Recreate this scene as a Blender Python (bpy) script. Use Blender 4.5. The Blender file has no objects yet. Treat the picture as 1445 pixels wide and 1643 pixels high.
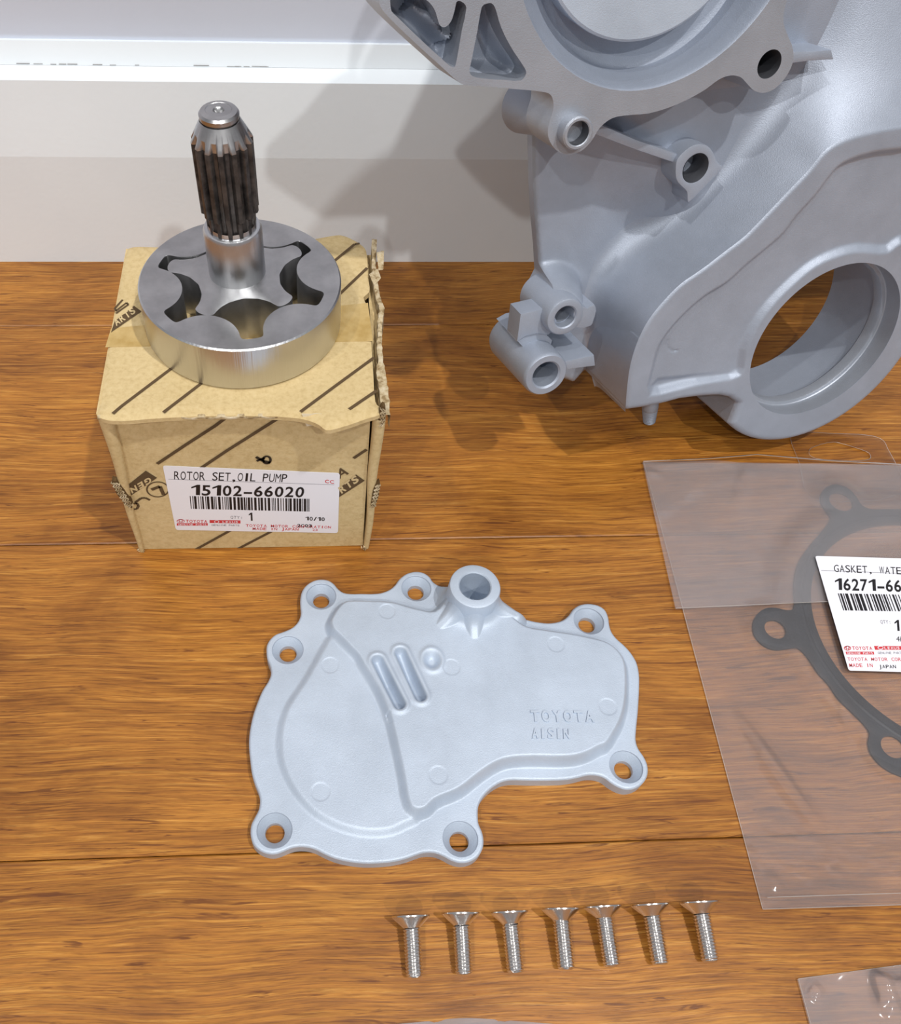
import bpy, bmesh, math, random
import numpy as np
from mathutils import Vector, Matrix
random.seed(7); rng = np.random.RandomState(5)
S = 0.001                                   # everything below is written in millimetres
# ------------------------------------------------------------------ camera
IMW, IMH = 1445.0, 1643.0
F, PX, PY = 1417.475, 577.746, 818.585
PITCH, ROLL, YAW = [math.radians(a) for a in (53.7813, -3.1418, 4.8741)]
CAMH = 324.0
fw = np.array([math.sin(YAW)*math.cos(PITCH), math.cos(YAW)*math.cos(PITCH), -math.sin(PITCH)])
r_ = np.array([math.cos(YAW), -math.sin(YAW), 0.0])
d_ = np.cross(fw, r_); d_ = d_ if d_[2] < 0 else -d_
rt = math.cos(ROLL)*r_ + math.sin(ROLL)*d_
dn = -math.sin(ROLL)*r_ + math.cos(ROLL)*d_
CAM = np.array([0.0, 0.0, CAMH])
scene = bpy.context.scene
C = scene.collection
cd = bpy.data.cameras.new('camera'); cam = bpy.data.objects.new('camera', cd); C.objects.link(cam)
cam.matrix_world = Matrix(((rt[0], -dn[0], -fw[0], 0), (rt[1], -dn[1], -fw[1], 0), (rt[2], -dn[2], -fw[2], CAMH*S), (0, 0, 0, 1)))
cd.sensor_fit = 'VERTICAL'; cd.sensor_height = 24.0; cd.lens = 24.0*F/IMH
cd.shift_x = (IMW/2-PX)/IMH; cd.shift_y = -(IMH/2-PY)/IMH; cd.clip_start = 0.01
scene.camera = cam
# ------------------------------------------------------------------ world, lamps, exposure
scene.view_settings.view_transform = 'Standard'; scene.view_settings.look = 'None'
scene.view_settings.gamma = 1.0; scene.view_settings.use_curve_mapping = False
scene.view_settings.exposure = 0.0
scene.cycles.transparent_max_bounces = 32
w = bpy.data.worlds.new('room_light'); scene.world = w; w.use_nodes = True
w.node_tree.nodes['Background'].inputs[0].default_value = (0.93, 0.95, 1.0, 1)
w.node_tree.nodes['Background'].inputs[1].default_value = 0.31
CEIL = 2400.0
def downlight(x, y, power, rad=32, col=(1.0, 0.98, 0.955)):
    l = bpy.data.lights.new('downlight', 'SPOT'); o = bpy.data.objects.new('downlight', l); C.objects.link(o)
    l.energy = power; l.color = col; l.shadow_soft_size = rad*S; l.spot_size = math.radians(130); l.spot_blend = 0.6
    o.location = (x*S, y*S, CEIL*S)
downlight(-942, -1817, 84)
downlight(670, -1820, 106)
downlight(-950, -450, 42)
downlight(690, -450, 118)
# ------------------------------------------------------------------ projection helpers (photo measurement -> millimetres)
def ray(x, y): return fw + rt*(x-PX)/F + dn*(y-PY)/F
def onz(x, y, h=0.0):
    v = ray(x, y); return CAM + v*((h-CAMH)/v[2])
def ony(x, y, Y):
    v = ray(x, y); return CAM + v*(Y/v[1])
def onp(x, y, P0, n):
    v = ray(x, y); return CAM + v*((P0-CAM) @ n)/(v @ n)
def zm(ox, oy, s, pts): return [(ox+a/s, oy+b/s) for a, b in pts]
# ------------------------------------------------------------------ object helpers
def link(o, parent=None):
    C.objects.link(o)
    if parent is not None: o.parent = parent
    return o
def mesh(name, V, Fc, mat, parent=None, smooth=True, angle=40, scale=S):
    me = bpy.data.meshes.new(name)
    V = np.asarray(V, float)*scale
    me.from_pydata([tuple(v) for v in V], [], [tuple(int(i) for i in f) for f in Fc])
    me.update()
    if smooth:
        me.polygons.foreach_set('use_smooth', [True]*len(me.polygons))
        if angle: me.set_sharp_from_angle(angle=math.radians(angle))
    for m in (mat if isinstance(mat, (list, tuple)) else [mat]): me.materials.append(m)
    return link(bpy.data.objects.new(name, me), parent)
def thing(name, label, cat, loc=(0, 0, 0), group=None, mat=None):
    o = bpy.data.objects.new(name, None); o.empty_display_size = 0.01
    C.objects.link(o)
    if mat is not None: o.matrix_world = mat
    else: o.location = [c*S for c in loc]
    o['label'] = label; o['category'] = cat
    if group: o['group'] = group
    return o
class MB:
    def __init__(s): s.v = []; s.f = []
    def add(s, V, Fc):
        n = len(s.v); s.v += [tuple(map(float, p)) for p in V]; s.f += [tuple(int(i)+n for i in f) for f in Fc]; return s
    def build(s, name, mat, parent=None, **k): return mesh(name, s.v, s.f, mat, parent, **k)
def box(x0, x1, y0, y1, z0, z1):
    V = [(x, y, z) for z in (z0, z1) for x, y in ((x0, y0), (x1, y0), (x1, y1), (x0, y1))]
    return V, [(3, 2, 1, 0), (4, 5, 6, 7), (0, 1, 5, 4), (1, 2, 6, 5), (2, 3, 7, 6), (3, 0, 4, 7)]
def lathe(prof, seg=64, c=(0, 0, 0), closed=False, ax=None):
    """prof: list of (r, h). ax: optional 3 basis vectors (a, b, axis)"""
    V = []; Fc = []
    a, b, k = ax if ax else (np.array([1, 0, 0.]), np.array([0, 1, 0.]), np.array([0, 0, 1.]))
    c = np.array(c, float)
    for r, h in prof:
        for i in range(seg):
            t = 2*math.pi*i/seg
            V.append(c + a*r*math.cos(t) + b*r*math.sin(t) + k*h)
    n = len(prof)
    for j in range(n if closed else n-1):
        for i in range(seg):
            p = j*seg+i; q = j*seg+(i+1) % seg; jj = ((j+1) % n)*seg
            Fc.append((p, q, jj+(i+1) % seg, jj+i))
    return V, Fc
def cr(pts, n=6, closed=True):
    P = np.array(pts, float); m = len(P); out = []
    for i in range(m if closed else m-1):
        g = (lambda k: P[k % m]) if closed else (lambda k: P[min(max(k, 0), m-1)])
        p0, p1, p2, p3 = g(i-1), g(i), g(i+1), g(i+2)
        t1 = max(np.linalg.norm(p1-p0), 1e-6)**.5; t2 = max(np.linalg.norm(p2-p1), 1e-6)**.5; t3 = max(np.linalg.norm(p3-p2), 1e-6)**.5
        m1 = (p1-p0)/t1 - (p2-p0)/(t1+t2) + (p2-p1)/t2; m2 = (p2-p1)/t2 - (p3-p1)/(t2+t3) + (p3-p2)/t3
        m1 = m1*t2; m2 = m2*t2
        for k in range(n):
            u = k/n
            out.append((2*u**3-3*u**2+1)*p1 + (u**3-2*u**2+u)*m1 + (-2*u**3+3*u**2)*p2 + (u**3-u**2)*m2)
    if not closed: out.append(P[-1])
    return np.array(out)
def sdf(poly, x, y, closed=True):
    x = np.asarray(x, float); y = np.asarray(y, float)
    d = np.full(x.shape, 1e18); ins = np.zeros(x.shape, bool); n = len(poly)
    for i in range(n if closed else n-1):
        ax, ay = poly[i][0], poly[i][1]; bx, by = poly[(i+1) % n][0], poly[(i+1) % n][1]
        ex, ey = bx-ax, by-ay; L = ex*ex+ey*ey
        if L < 1e-12: continue
        t = np.clip(((x-ax)*ex+(y-ay)*ey)/L, 0, 1)
        q = (x-ax-t*ex)**2+(y-ay-t*ey)**2; np.minimum(d, q, out=d)
        if closed and ay != by:
            c = ((ay > y) != (by > y)) & (x < (bx-ax)*(y-ay)/(by-ay)+ax); ins ^= c
    d = np.sqrt(d)
    return np.where(ins, -d, d) if closed else d
def sst(a, b, x):
    t = np.clip((x-a)/(b-a), 0, 1); return t*t*(3-2*t)
def relief(x0, x1, y0, y1, step, Ff, Hf, back, floor_cap=False):
    """height-field solid: keep where Ff<0; wall from the rim down to `back`"""
    nx = int((x1-x0)/step)+2; ny = int((y1-y0)/step)+2
    X = x0+np.arange(nx)*step; Y = y0+np.arange(ny)*step
    GX, GY = np.meshgrid(X, Y, indexing='ij'); FF = Ff(GX, GY)
    FF = np.where(np.abs(FF) < 1e-4, -1e-4, FF)
    ins = FF < 0
    idx = -np.ones((nx, ny), int); idx[ins] = np.arange(ins.sum())
    vx = list(GX[ins]); vy = list(GY[ins]); faces = []; edges = {}; rim = []
    cs = ins[:-1, :-1].astype(int)+ins[1:, :-1]+ins[1:, 1:]+ins[:-1, 1:]
    fi, fj = np.nonzero(cs == 4)
    faces = np.stack([idx[fi, fj], idx[fi+1, fj], idx[fi+1, fj+1], idx[fi, fj+1]], 1).tolist()
    def cross(a, b):
        k = (a, b) if a < b else (b, a)
        if k in edges: return edges[k]
        fa, fb = FF[a], FF[b]; t = fa/(fa-fb); t = min(max(t, .02), .98)
        vx.append(X[a[0]]+(X[b[0]]-X[a[0]])*t); vy.append(Y[a[1]]+(Y[b[1]]-Y[a[1]])*t)
        edges[k] = len(vx)-1; return edges[k]
    for i, j in zip(*np.nonzero((cs > 0) & (cs < 4))):
        cs4 = [(i, j), (i+1, j), (i+1, j+1), (i, j+1)]; poly = []; cr_ = []
        for k in range(4):
            a, b = cs4[k], cs4[(k+1) % 4]
            if ins[a]: poly.append(idx[a])
            if ins[a] != ins[b]:
                q = cross(a, b); poly.append(q); cr_.append((q, bool(ins[a])))
        if len(poly) >= 3: faces.append(poly)
        if len(cr_) == 2:
            out = cr_[0][0] if cr_[0][1] else cr_[1][0]; inn = cr_[1][0] if cr_[0][1] else cr_[0][0]
            rim.append((out, inn))
    vx = np.array(vx); vy = np.array(vy); Z = Hf(vx, vy)
    V = np.stack([vx, vy, Z], 1); N = len(V)
    rv = sorted({a for e in rim for a in e}); mp = {a: N+i for i, a in enumerate(rv)}; mb = {a: N+len(rv)+i for i, a in enumerate(rv)}
    if rv:
        T = V[rv].copy(); B = T.copy(); B[:, 2] = np.minimum(back, T[:, 2]-.05); V = np.vstack([V, T, B])
        faces += [(mp[b], mp[a], mb[a], mb[b]) for a, b in rim]
    return V, faces
def prism(poly, z0, z1, bev=0.0, holes=()):
    """extruded outline (fan-free: triangulated by Blender) with small edge bevel"""
    bm = bmesh.new(); P = [tuple(p[:2]) for p in poly]
    loops = [P]+[list(h) for h in holes]; es = []
    for L in loops:
        vs = [bm.verts.new((a, b, z1)) for a, b in L]
        es += [bm.edges.new((vs[i], vs[(i+1) % len(vs)])) for i in range(len(vs))]
    bmesh.ops.triangle_fill(bm, edges=es, use_beauty=True, use_dissolve=False)
    bmesh.ops.recalc_face_normals(bm, faces=bm.faces)
    if bm.faces and sum(f.normal.z for f in bm.faces) < 0: bmesh.ops.reverse_faces(bm, faces=bm.faces)
    bmesh.ops.triangulate(bm, faces=bm.faces)
    r = bmesh.ops.extrude_face_region(bm, geom=bm.faces[:])
    for v in [g for g in r['geom'] if isinstance(g, bmesh.types.BMVert)]: v.co.z = z0
    bmesh.ops.recalc_face_normals(bm, faces=bm.faces)
    if bev:
        ee = [e for e in bm.edges if len(e.link_faces) == 2 and abs(e.verts[0].co.z-z1) < 1e-6 and abs(e.verts[1].co.z-z1) < 1e-6 and abs(e.link_faces[0].normal.z-e.link_faces[1].normal.z) > .5]
        bmesh.ops.bevel(bm, geom=ee, offset=bev, segments=2, affect='EDGES', profile=.6)
    bm.verts.index_update(); V = [tuple(v.co) for v in bm.verts]; Fc = [[v.index for v in f.verts] for f in bm.faces]; bm.free()
    return V, Fc
# ------------------------------------------------------------------ materials
def mat(name, col=(.8, .8, .8), rough=.5, metal=0., spec=.5, **kw):
    m = bpy.data.materials.new(name); m.use_nodes = True; b = m.node_tree.nodes['Principled BSDF']
    b.inputs['Base Color'].default_value = (*col, 1); b.inputs['Roughness'].default_value = rough
    b.inputs['Metallic'].default_value = metal; b.inputs['Specular IOR Level'].default_value = spec
    for k, v in kw.items(): b.inputs[k.replace('_', ' ')].default_value = v
    return m
def nd(m, t, **k):
    n = m.node_tree.nodes.new(t)
    for a, b in k.items():
        if a in n.inputs.keys() if hasattr(n.inputs, 'keys') else False: n.inputs[a].default_value = b
        else: setattr(n, a, b)
    return n
def lk(m, a, b): m.node_tree.links.new(a, b)
def bsdf(m): return m.node_tree.nodes['Principled BSDF']
def coords(m, scale=(1, 1, 1), kind='Object', rot=(0, 0, 0)):
    tc = m.node_tree.nodes.new('ShaderNodeTexCoord'); mp = m.node_tree.nodes.new('ShaderNodeMapping')
    mp.inputs['Scale'].default_value = scale; mp.inputs['Rotation'].default_value = rot
    lk(m, tc.outputs[kind], mp.inputs['Vector']); return mp
def noise(m, vec, scale, detail=3, rough=.5, dist=0.):
    n = m.node_tree.nodes.new('ShaderNodeTexNoise'); n.inputs['Scale'].default_value = scale; n.inputs['Detail'].default_value = detail
    n.inputs['Roughness'].default_value = rough; n.inputs['Distortion'].default_value = dist
    if vec is not None: lk(m, vec, n.inputs['Vector'])
    return n
def ramp(m, fac, stops):
    n = m.node_tree.nodes.new('ShaderNodeValToRGB'); e = n.color_ramp.elements
    while len(e) < len(stops): e.new(.5)
    for i, (p, c) in enumerate(stops): e[i].position = p; e[i].color = (*c, 1) if len(c) == 3 else c
    lk(m, fac, n.inputs['Fac']); return n
def mixc(m, fac, a, b, mode='MIX'):
    n = m.node_tree.nodes.new('ShaderNodeMix'); n.data_type = 'RGBA'; n.blend_type = mode
    for sock, val in ((n.inputs[0], fac), (n.inputs[6], a), (n.inputs[7], b)):
        if isinstance(val, (int, float)): sock.default_value = val
        elif isinstance(val, tuple): sock.default_value = (*val, 1)
        else: lk(m, val, sock)
    return n.outputs[2]
def bump(m, h, strength, dist):
    n = m.node_tree.nodes.new('ShaderNodeBump'); n.inputs['Strength'].default_value = strength; n.inputs['Distance'].default_value = dist
    lk(m, h, n.inputs['Height']); lk(m, n.outputs[0], bsdf(m).inputs['Normal']); return n
def lin(r, g, b):
    f = lambda c: ((c/255+.055)/1.055)**2.4 if c > 10 else c/255/12.92
    return (f(r), f(g), f(b))
# cast aluminium, bead blasted
def cast(name, base, rough, metal):
    m = mat(name, base, rough, metal, .5)
    c = coords(m); n1 = noise(m, c.outputs[0], 2600, 2, .6); n2 = noise(m, c.outputs[0], 45, 4, .6); n3 = noise(m, c.outputs[0], 6500, 1, .5)
    r1 = ramp(m, n2.outputs[0], [(.3, tuple(x*.9 for x in base)), (.7, tuple(min(x*1.07, 1) for x in base))])
    r3 = ramp(m, n3.outputs[0], [(.74, (0, 0, 0)), (.8, (1, 1, 1))])
    lk(m, mixc(m, r3.outputs[0], r1.outputs[0], (.95, .97, 1.0)), bsdf(m).inputs['Base Color'])  # near-white flecks in the base colour stand in for glints of the grain
    bump(m, n1.outputs[0], .28, .0004); return m
M_cast = cast('blasted_cast_aluminium', (.36, .40, .475), .46, .38)
M_cover = cast('bright_blasted_aluminium', (.49, .56, .655), .5, .3)
M_mach = cast('machined_aluminium', (.40, .43, .485), .4, .5)
# steel
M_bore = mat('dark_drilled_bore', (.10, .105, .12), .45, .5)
M_steel = mat('ground_steel', (.5, .5, .5), .3, 1.0)
_c = coords(M_steel); _n = noise(M_steel, _c.outputs[0], 90, 5, .6); _r = ramp(M_steel, _n.outputs[0], [(.35, (.42, .42, .425)), (.7, (.56, .56, .565))]); lk(M_steel, _r.outputs[0], bsdf(M_steel).inputs['Base Color'])
_r2 = ramp(M_steel, _n.outputs[0], [(.3, (.3,)*3), (.7, (.42,)*3)]); lk(M_steel, _r2.outputs[0], bsdf(M_steel).inputs['Roughness'])
M_turned = mat('turned_steel', (.60, .61, .625), .32, 1.0)
_c = coords(M_turned, (1, 1, .01)); _n = noise(M_turned, _c.outputs[0], 900, 3, .6); bump(M_turned, _n.outputs[0], .3, .0004)
M_spline = mat('oiled_dark_spline_steel', (.13, .105, .09), .36, .55)
_c = coords(M_spline); _n = noise(M_spline, _c.outputs[0], 260, 4, .6); _r = ramp(M_spline, _n.outputs[0], [(.35, (.035, .033, .033)), (.65, (.10, .092, .088))]); lk(M_spline, _r.outputs[0], bsdf(M_spline).inputs['Base Color'])
M_inox = mat('stainless_steel', (.74, .72, .70), .2, 1.0)
# cardboard
M_card = mat('brown_cardboard', lin(205, 181, 132), .85, 0, .2)
_c = coords(M_card); _n = noise(M_card, _c.outputs[0], 500, 5, .65); _n2 = noise(M_card, _c.outputs[0], 40, 3, .5)
_r = ramp(M_card, _n.outputs[0], [(.3, lin(188, 164, 117)), (.5, lin(206, 183, 135)), (.75, lin(216, 195, 150))])
lk(M_card, mixc(M_card, .25, _r.outputs[0], ramp(M_card, _n2.outputs[0], [(.3, lin(188, 162, 112)), (.7, lin(214, 191, 144))]).outputs[0]), bsdf(M_card).inputs['Base Color'])
bump(M_card, _n.outputs[0], .35, .0005)
M_fray = mat('frayed_cardboard_edge', lin(196, 180, 150), .95, 0, .1)
_c = coords(M_fray); _n = noise(M_fray, _c.outputs[0], 300, 3, .6); _r = ramp(M_fray, _n.outputs[0], [(.36, lin(142, 120, 86)), (.5, lin(188, 170, 136)), (.75, lin(214, 202, 176))]); lk(M_fray, _r.outputs[0], bsdf(M_fray).inputs['Base Color'])
M_tape = mat('brown_parcel_tape', lin(190, 160, 100), .35, 0, .5)
_c = coords(M_tape); _n = noise(M_tape, _c.outputs[0], 120, 4, .6); _r = ramp(M_tape, _n.outputs[0], [(.35, lin(178, 147, 84)), (.65, lin(200, 172, 114))]); lk(M_tape, _r.outputs[0], bsdf(M_tape).inputs['Base Color']); bump(M_tape, _n.outputs[0], .3, .001)
M_print = mat('brown_box_ink', lin(92, 74, 52), .8, 0, .2)
M_cardlight = mat('unprinted_cardboard', lin(205, 183, 138), .85, 0, .2)
M_paper = mat('white_label_paper', lin(236, 236, 242), .45, 0, .4)
M_black = mat('black_ink', lin(28, 26, 28), .5, 0, .3)
M_red = mat('red_ink', lin(205, 60, 66), .5, 0, .3)
M_pink = mat('faint_red_ink', lin(205, 110, 120), .5, 0, .3)
M_grey = mat('grey_ink', lin(120, 116, 124), .5, 0, .3)
M_dark = mat('marker_ink', lin(45, 36, 26), .6, 0, .3)
M_gasket = mat('dark_gasket_coating', lin(30, 34, 40), .5, 0, .4)
_c = coords(M_gasket); _n = noise(M_gasket, _c.outputs[0], 60, 3, .5); _r = ramp(M_gasket, _n.outputs[0], [(.35, lin(24, 28, 34)), (.7, lin(42, 47, 54))]); lk(M_gasket, _r.outputs[0], bsdf(M_gasket).inputs['Base Color'])
# painted skirting and wall
def paint(name, col, rough):
    m = mat(name, col, rough, 0, .35); c = coords(m); n = noise(m, c.outputs[0], 420, 3, .5); n2 = noise(m, c.outputs[0], 7, 4, .6)
    r = ramp(m, n2.outputs[0], [(.3, tuple(x*.96 for x in col)), (.7, tuple(min(x*1.02, 1) for x in col))]); lk(m, r.outputs[0], bsdf(m).inputs['Base Color'])
    bump(m, n.outputs[0], .12, .0006); return m
M_skirt = paint('white_gloss_skirting_paint', lin(234, 240, 244), .32)
M_wall = paint('pale_grey_wall_paint', lin(208, 213, 225), .6)
M_caulk = mat('grimy_caulk', lin(150, 148, 146), .8)
# plastic film
def film(name, milk, col, rough=.12):
    m = bpy.data.materials.new(name); m.use_nodes = True; nt = m.node_tree; nt.nodes.clear()
    out = nt.nodes.new('ShaderNodeOutputMaterial'); tr = nt.nodes.new('ShaderNodeBsdfTransparent'); tr.inputs[0].default_value = (.99, .99, .99, 1)
    df = nt.nodes.new('ShaderNodeBsdfDiffuse'); df.inputs[0].default_value = (*col, 1)
    tl = nt.nodes.new('ShaderNodeBsdfTranslucent'); tl.inputs[0].default_value = (*col, 1)
    gl = nt.nodes.new('ShaderNodeBsdfGlossy'); gl.inputs['Roughness'].default_value = rough
    m1 = nt.nodes.new('ShaderNodeMixShader'); m1.inputs[0].default_value = milk
    m2 = nt.nodes.new('ShaderNodeMixShader'); fr = nt.nodes.new('ShaderNodeFresnel'); fr.inputs[0].default_value = 1.45
    ge = nt.nodes.new('ShaderNodeNewGeometry'); mi = nt.nodes.new('ShaderNodeMath'); mi.operation = 'MULTIPLY_ADD'; mi.inputs[1].default_value = .6897-1.45; mi.inputs[2].default_value = 1.45
    nt.links.new(ge.outputs['Backfacing'], mi.inputs[0])
    tc = nt.nodes.new('ShaderNodeTexCoord'); ns = nt.nodes.new('ShaderNodeTexNoise'); ns.inputs['Scale'].default_value = 55; ns.inputs['Detail'].default_value = 3
    bp = nt.nodes.new('ShaderNodeBump'); bp.inputs['Strength'].default_value = .25; bp.inputs['Distance'].default_value = .002
    nt.links.new(tc.outputs['Object'], ns.inputs['Vector']); nt.links.new(ns.outputs[0], bp.inputs['Height'])
    nt.links.new(bp.outputs[0], gl.inputs['Normal']); nt.links.new(bp.outputs[0], fr.inputs['Normal'])
    nt.links.new(tr.outputs[0], m1.inputs[1]); mt = nt.nodes.new('ShaderNodeMixShader'); mt.inputs[0].default_value = .5; nt.links.new(df.outputs[0], mt.inputs[1]); nt.links.new(tl.outputs[0], mt.inputs[2]); nt.links.new(mt.outputs[0], m1.inputs[2])
    nt.links.new(fr.outputs[0], m2.inputs[0]); nt.links.new(m1.outputs[0], m2.inputs[1]); nt.links.new(gl.outputs[0], m2.inputs[2])
    nt.links.new(m2.outputs[0], out.inputs[0]); return m
M_film = film('clear_polythene', .135, (.95, .91, .92), .09)
M_film2 = film('doubled_polythene', .17, (.95, .92, .95), .09)
M_filmclear = film('thin_clear_tab_film', .015, (.8, .8, .8))
M_edge = film('polythene_edge', .42, (.86, .80, .74), .2)
# strand woven bamboo planks
def bamboo():
    m = mat('strand_bamboo', (.4, .2, .07), .34, 0, .42)
    tc = m.node_tree.nodes.new('ShaderNodeTexCoord'); oi = m.node_tree.nodes.new('ShaderNodeObjectInfo')
    add = m.node_tree.nodes.new('ShaderNodeVectorMath'); add.operation = 'MULTIPLY_ADD'; add.inputs[1].default_value = (3.1, 7.7, 0)
    cmb = m.node_tree.nodes.new('ShaderNodeCombineXYZ')
    for k in range(3): lk(m, oi.outputs['Random'], cmb.inputs[k])
    lk(m, cmb.outputs[0], add.inputs[0]); lk(m, tc.outputs['Object'], add.inputs[2])
    # slow waviness of the fibres
    wob = noise(m, add.outputs[0], 8, 2, .5)
    wv = m.node_tree.nodes.new('ShaderNodeVectorMath'); wv.operation = 'MULTIPLY_ADD'; wv.inputs[1].default_value = (0, .016, 0)
    lk(m, wob.outputs['Color'], wv.inputs[0]); lk(m, add.outputs[0], wv.inputs[2])
    def mp(s):
        q = m.node_tree.nodes.new('ShaderNodeMapping'); q.inputs['Scale'].default_value = s; lk(m, wv.outputs[0], q.inputs['Vector']); return q.outputs[0]
    broad = noise(m, mp((5, 55, 1)), 1, 4, .6, .6)
    fibre = noise(m, mp((22, 700, 1)), 1, 5, .72, .5)
    fine = noise(m, mp((60, 2100, 1)), 1, 3, .7)
    dark = noise(m, mp((34, 520, 1)), 1, 3, .7, 1.0)
    blot = noise(m, mp((13, 24, 1)), 1, 5, .6, .5)
    base = ramp(m, broad.outputs[0], [(.3, lin(122, 72, 26)), (.45, lin(150, 96, 36)), (.58, lin(170, 111, 44)), (.75, lin(194, 139, 60))])
    f1 = ramp(m, fibre.outputs[0], [(.3, lin(92, 50, 16)), (.46, lin(152, 97, 36)), (.56, lin(178, 121, 47)), (.72, lin(222, 168, 88))])
    c = mixc(m, .58, base.outputs[0], f1.outputs[0])
    f2 = ramp(m, fine.outputs[0], [(.39, (.46, .39, .33)), (.49, (1, 1, 1)), (.62, (1.24, 1.21, 1.15))])
    c = mixc(m, .6, c, f2.outputs[0], 'MULTIPLY')
    dk = ramp(m, dark.outputs[0], [(.60, (0, 0, 0)), (.68, (.8, .8, .8))])
    c = mixc(m, dk.outputs[0], c, lin(96, 50, 18))
    bl = ramp(m, blot.outputs[0], [(.34, (.62, .55, .50)), (.47, (.93, .91, .90)), (.62, (1.05, 1.05, 1.04)), (.8, (1.16, 1.18, 1.2))])
    c = mixc(m, .9, c, bl.outputs[0], 'MULTIPLY')
    lk(m, c, bsdf(m).inputs['Base Color'])
    rr = ramp(m, fibre.outputs[0], [(.3, (.42,)*3), (.7, (.3,)*3)]); lk(m, rr.outputs[0], bsdf(m).inputs['Roughness'])
    bump(m, fibre.outputs[0], .12, .0006); return m
M_wood = bamboo()
M_gap = mat('dark_joint', lin(40, 24, 14), .9)
# ------------------------------------------------------------------ setting: floor, skirting, wall
XL, XR = -1500, 1700
V, Fc = box(XL, XR, -1400, 434, -20, -3.2)
fl = mesh('floor', V, Fc, M_gap, smooth=False); fl['kind'] = 'structure'
ys = [-1132, -996, -860, -724, -588, -452, -316, -180, -46.5, 87.4, 220.2, 359.6, 433]
for i in range(len(ys)-1):
    y0, y1 = ys[i]+.18, ys[i+1]-.18
    xs = [XL, -420-90*(i % 3), 900+110*(i % 4), XR]
    for k in range(3):
        x0, x1 = xs[k]+.2, xs[k+1]-.2; b = .45
        # long plank with eased edges
        Vp = [(x0, y0, -3.1), (x1, y0, -3.1), (x1, y1, -3.1), (x0, y1, -3.1), (x0, y0, -b), (x1, y0, -b), (x1, y1, -b), (x0, y1, -b),
              (x0+b, y0+b*1.2, 0), (x1-b, y0+b*1.2, 0), (x1-b, y1-b*1.2, 0), (x0+b, y1-b*1.2, 0)]
        Fp = [(0, 1, 5, 4), (1, 2, 6, 5), (2, 3, 7, 6), (3, 0, 4, 7), (4, 5, 9, 8), (5, 6, 10, 9), (6, 7, 11, 10), (7, 4, 8, 11), (8, 9, 10, 11)]
        mesh('plank', Vp, Fp, M_wood, fl, smooth=False)
# skirting profile (y, z): tilted upper face, bright top bevel, stepped moulding above
zs = lambda y, Y: float(ony(300, y, Y)[2])
prof = [(440, 0), (412.4, 0), (412.4, zs(253, 412.4)), (416.8, zs(131.5, 416.8)), (427.5, zs(108, 427.5)), (440, zs(107, 427.5))]
def sweep(prof, x0, x1, n=1):
    V = []; Fc = []
    for i in range(n+1):
        x = x0+(x1-x0)*i/n; V += [(x, a, b) for a, b in prof]
    m = len(prof)
    for i in range(n):
        for j in range(m-1): Fc.append((i*m+j+1, i*m+j, (i+1)*m+j, (i+1)*m+j+1))
    return V, Fc
V, Fc = sweep(prof, XL, XR); sk = mesh('baseboard_back', V, Fc, M_skirt, angle=3); sk['kind'] = 'structure'
prof2 = [(428.0, zs(107, 427.5)-.2), (431.5, zs(68, 431.5)), (433.5, zs(66, 433.5)), (440, zs(66, 433.5))]
V, Fc = sweep(prof2, XL, XR); tr = mesh('trim_1', V, Fc, M_skirt, angle=15); tr['kind'] = 'structure'
V, Fc = box(XL, XR, 434, 470, 0, 1500); wl = mesh('wall_back', V, Fc, M_wall, smooth=False); wl['kind'] = 'structure'
# cracked caulk line along the bevel: short ragged dark slivers
mb = MB()
for x in np.arange(-300, 60, 4.0):
    if random.random() < .3 and x < -20:
        L = random.uniform(2, 8); z = zs(107, 427.5)+random.uniform(.1, .4); h = random.uniform(.05, .2)
        mb.add(*box(x, x+L, 427.9, 428.6, z, z+h))
ck = mb.build('crack', M_caulk, tr, smooth=False)
# ------------------------------------------------------------------ text helper
def textgeo(s, bold=0.0):
    cu = bpy.data.curves.new('txt', 'FONT'); cu.body = s; cu.size = 1; cu.offset = bold; cu.resolution_u = 3
    ob = bpy.data.objects.new('txt', cu); me = bpy.data.meshes.new_from_object(ob)
    V = np.array([v.co[:] for v in me.vertices]) if len(me.vertices) else np.zeros((0, 3)); Fc = [list(p.vertices) for p in me.polygons]
    bpy.data.objects.remove(ob); bpy.data.curves.remove(cu); bpy.data.meshes.remove(me)
    return V, Fc
class Surf:
    """a plane to print on: un(px) gives the 3D point, n its normal"""
    def __init__(s, P0, n): s.P0 = np.array(P0, float); s.n = np.array(n, float)
    def p(s, x, y, lift=0.0): return onp(x, y, s.P0, s.n)+s.n*lift
ONE = (np.array([(.30, 0, 0), (.46, 0, 0), (.46, .72, 0), (.34, .72, 0), (.12, .56, 0), (.12, .46, 0), (.30, .56, 0)]), [[0, 1, 2, 3, 6], [3, 4, 5, 6]])
_gl = {}
def glyph(c, bold):
    if c == '1': return ONE
    if (c, bold) not in _gl: _gl[(c, bold)] = textgeo(c, bold)
    return _gl[(c, bold)]
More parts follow.
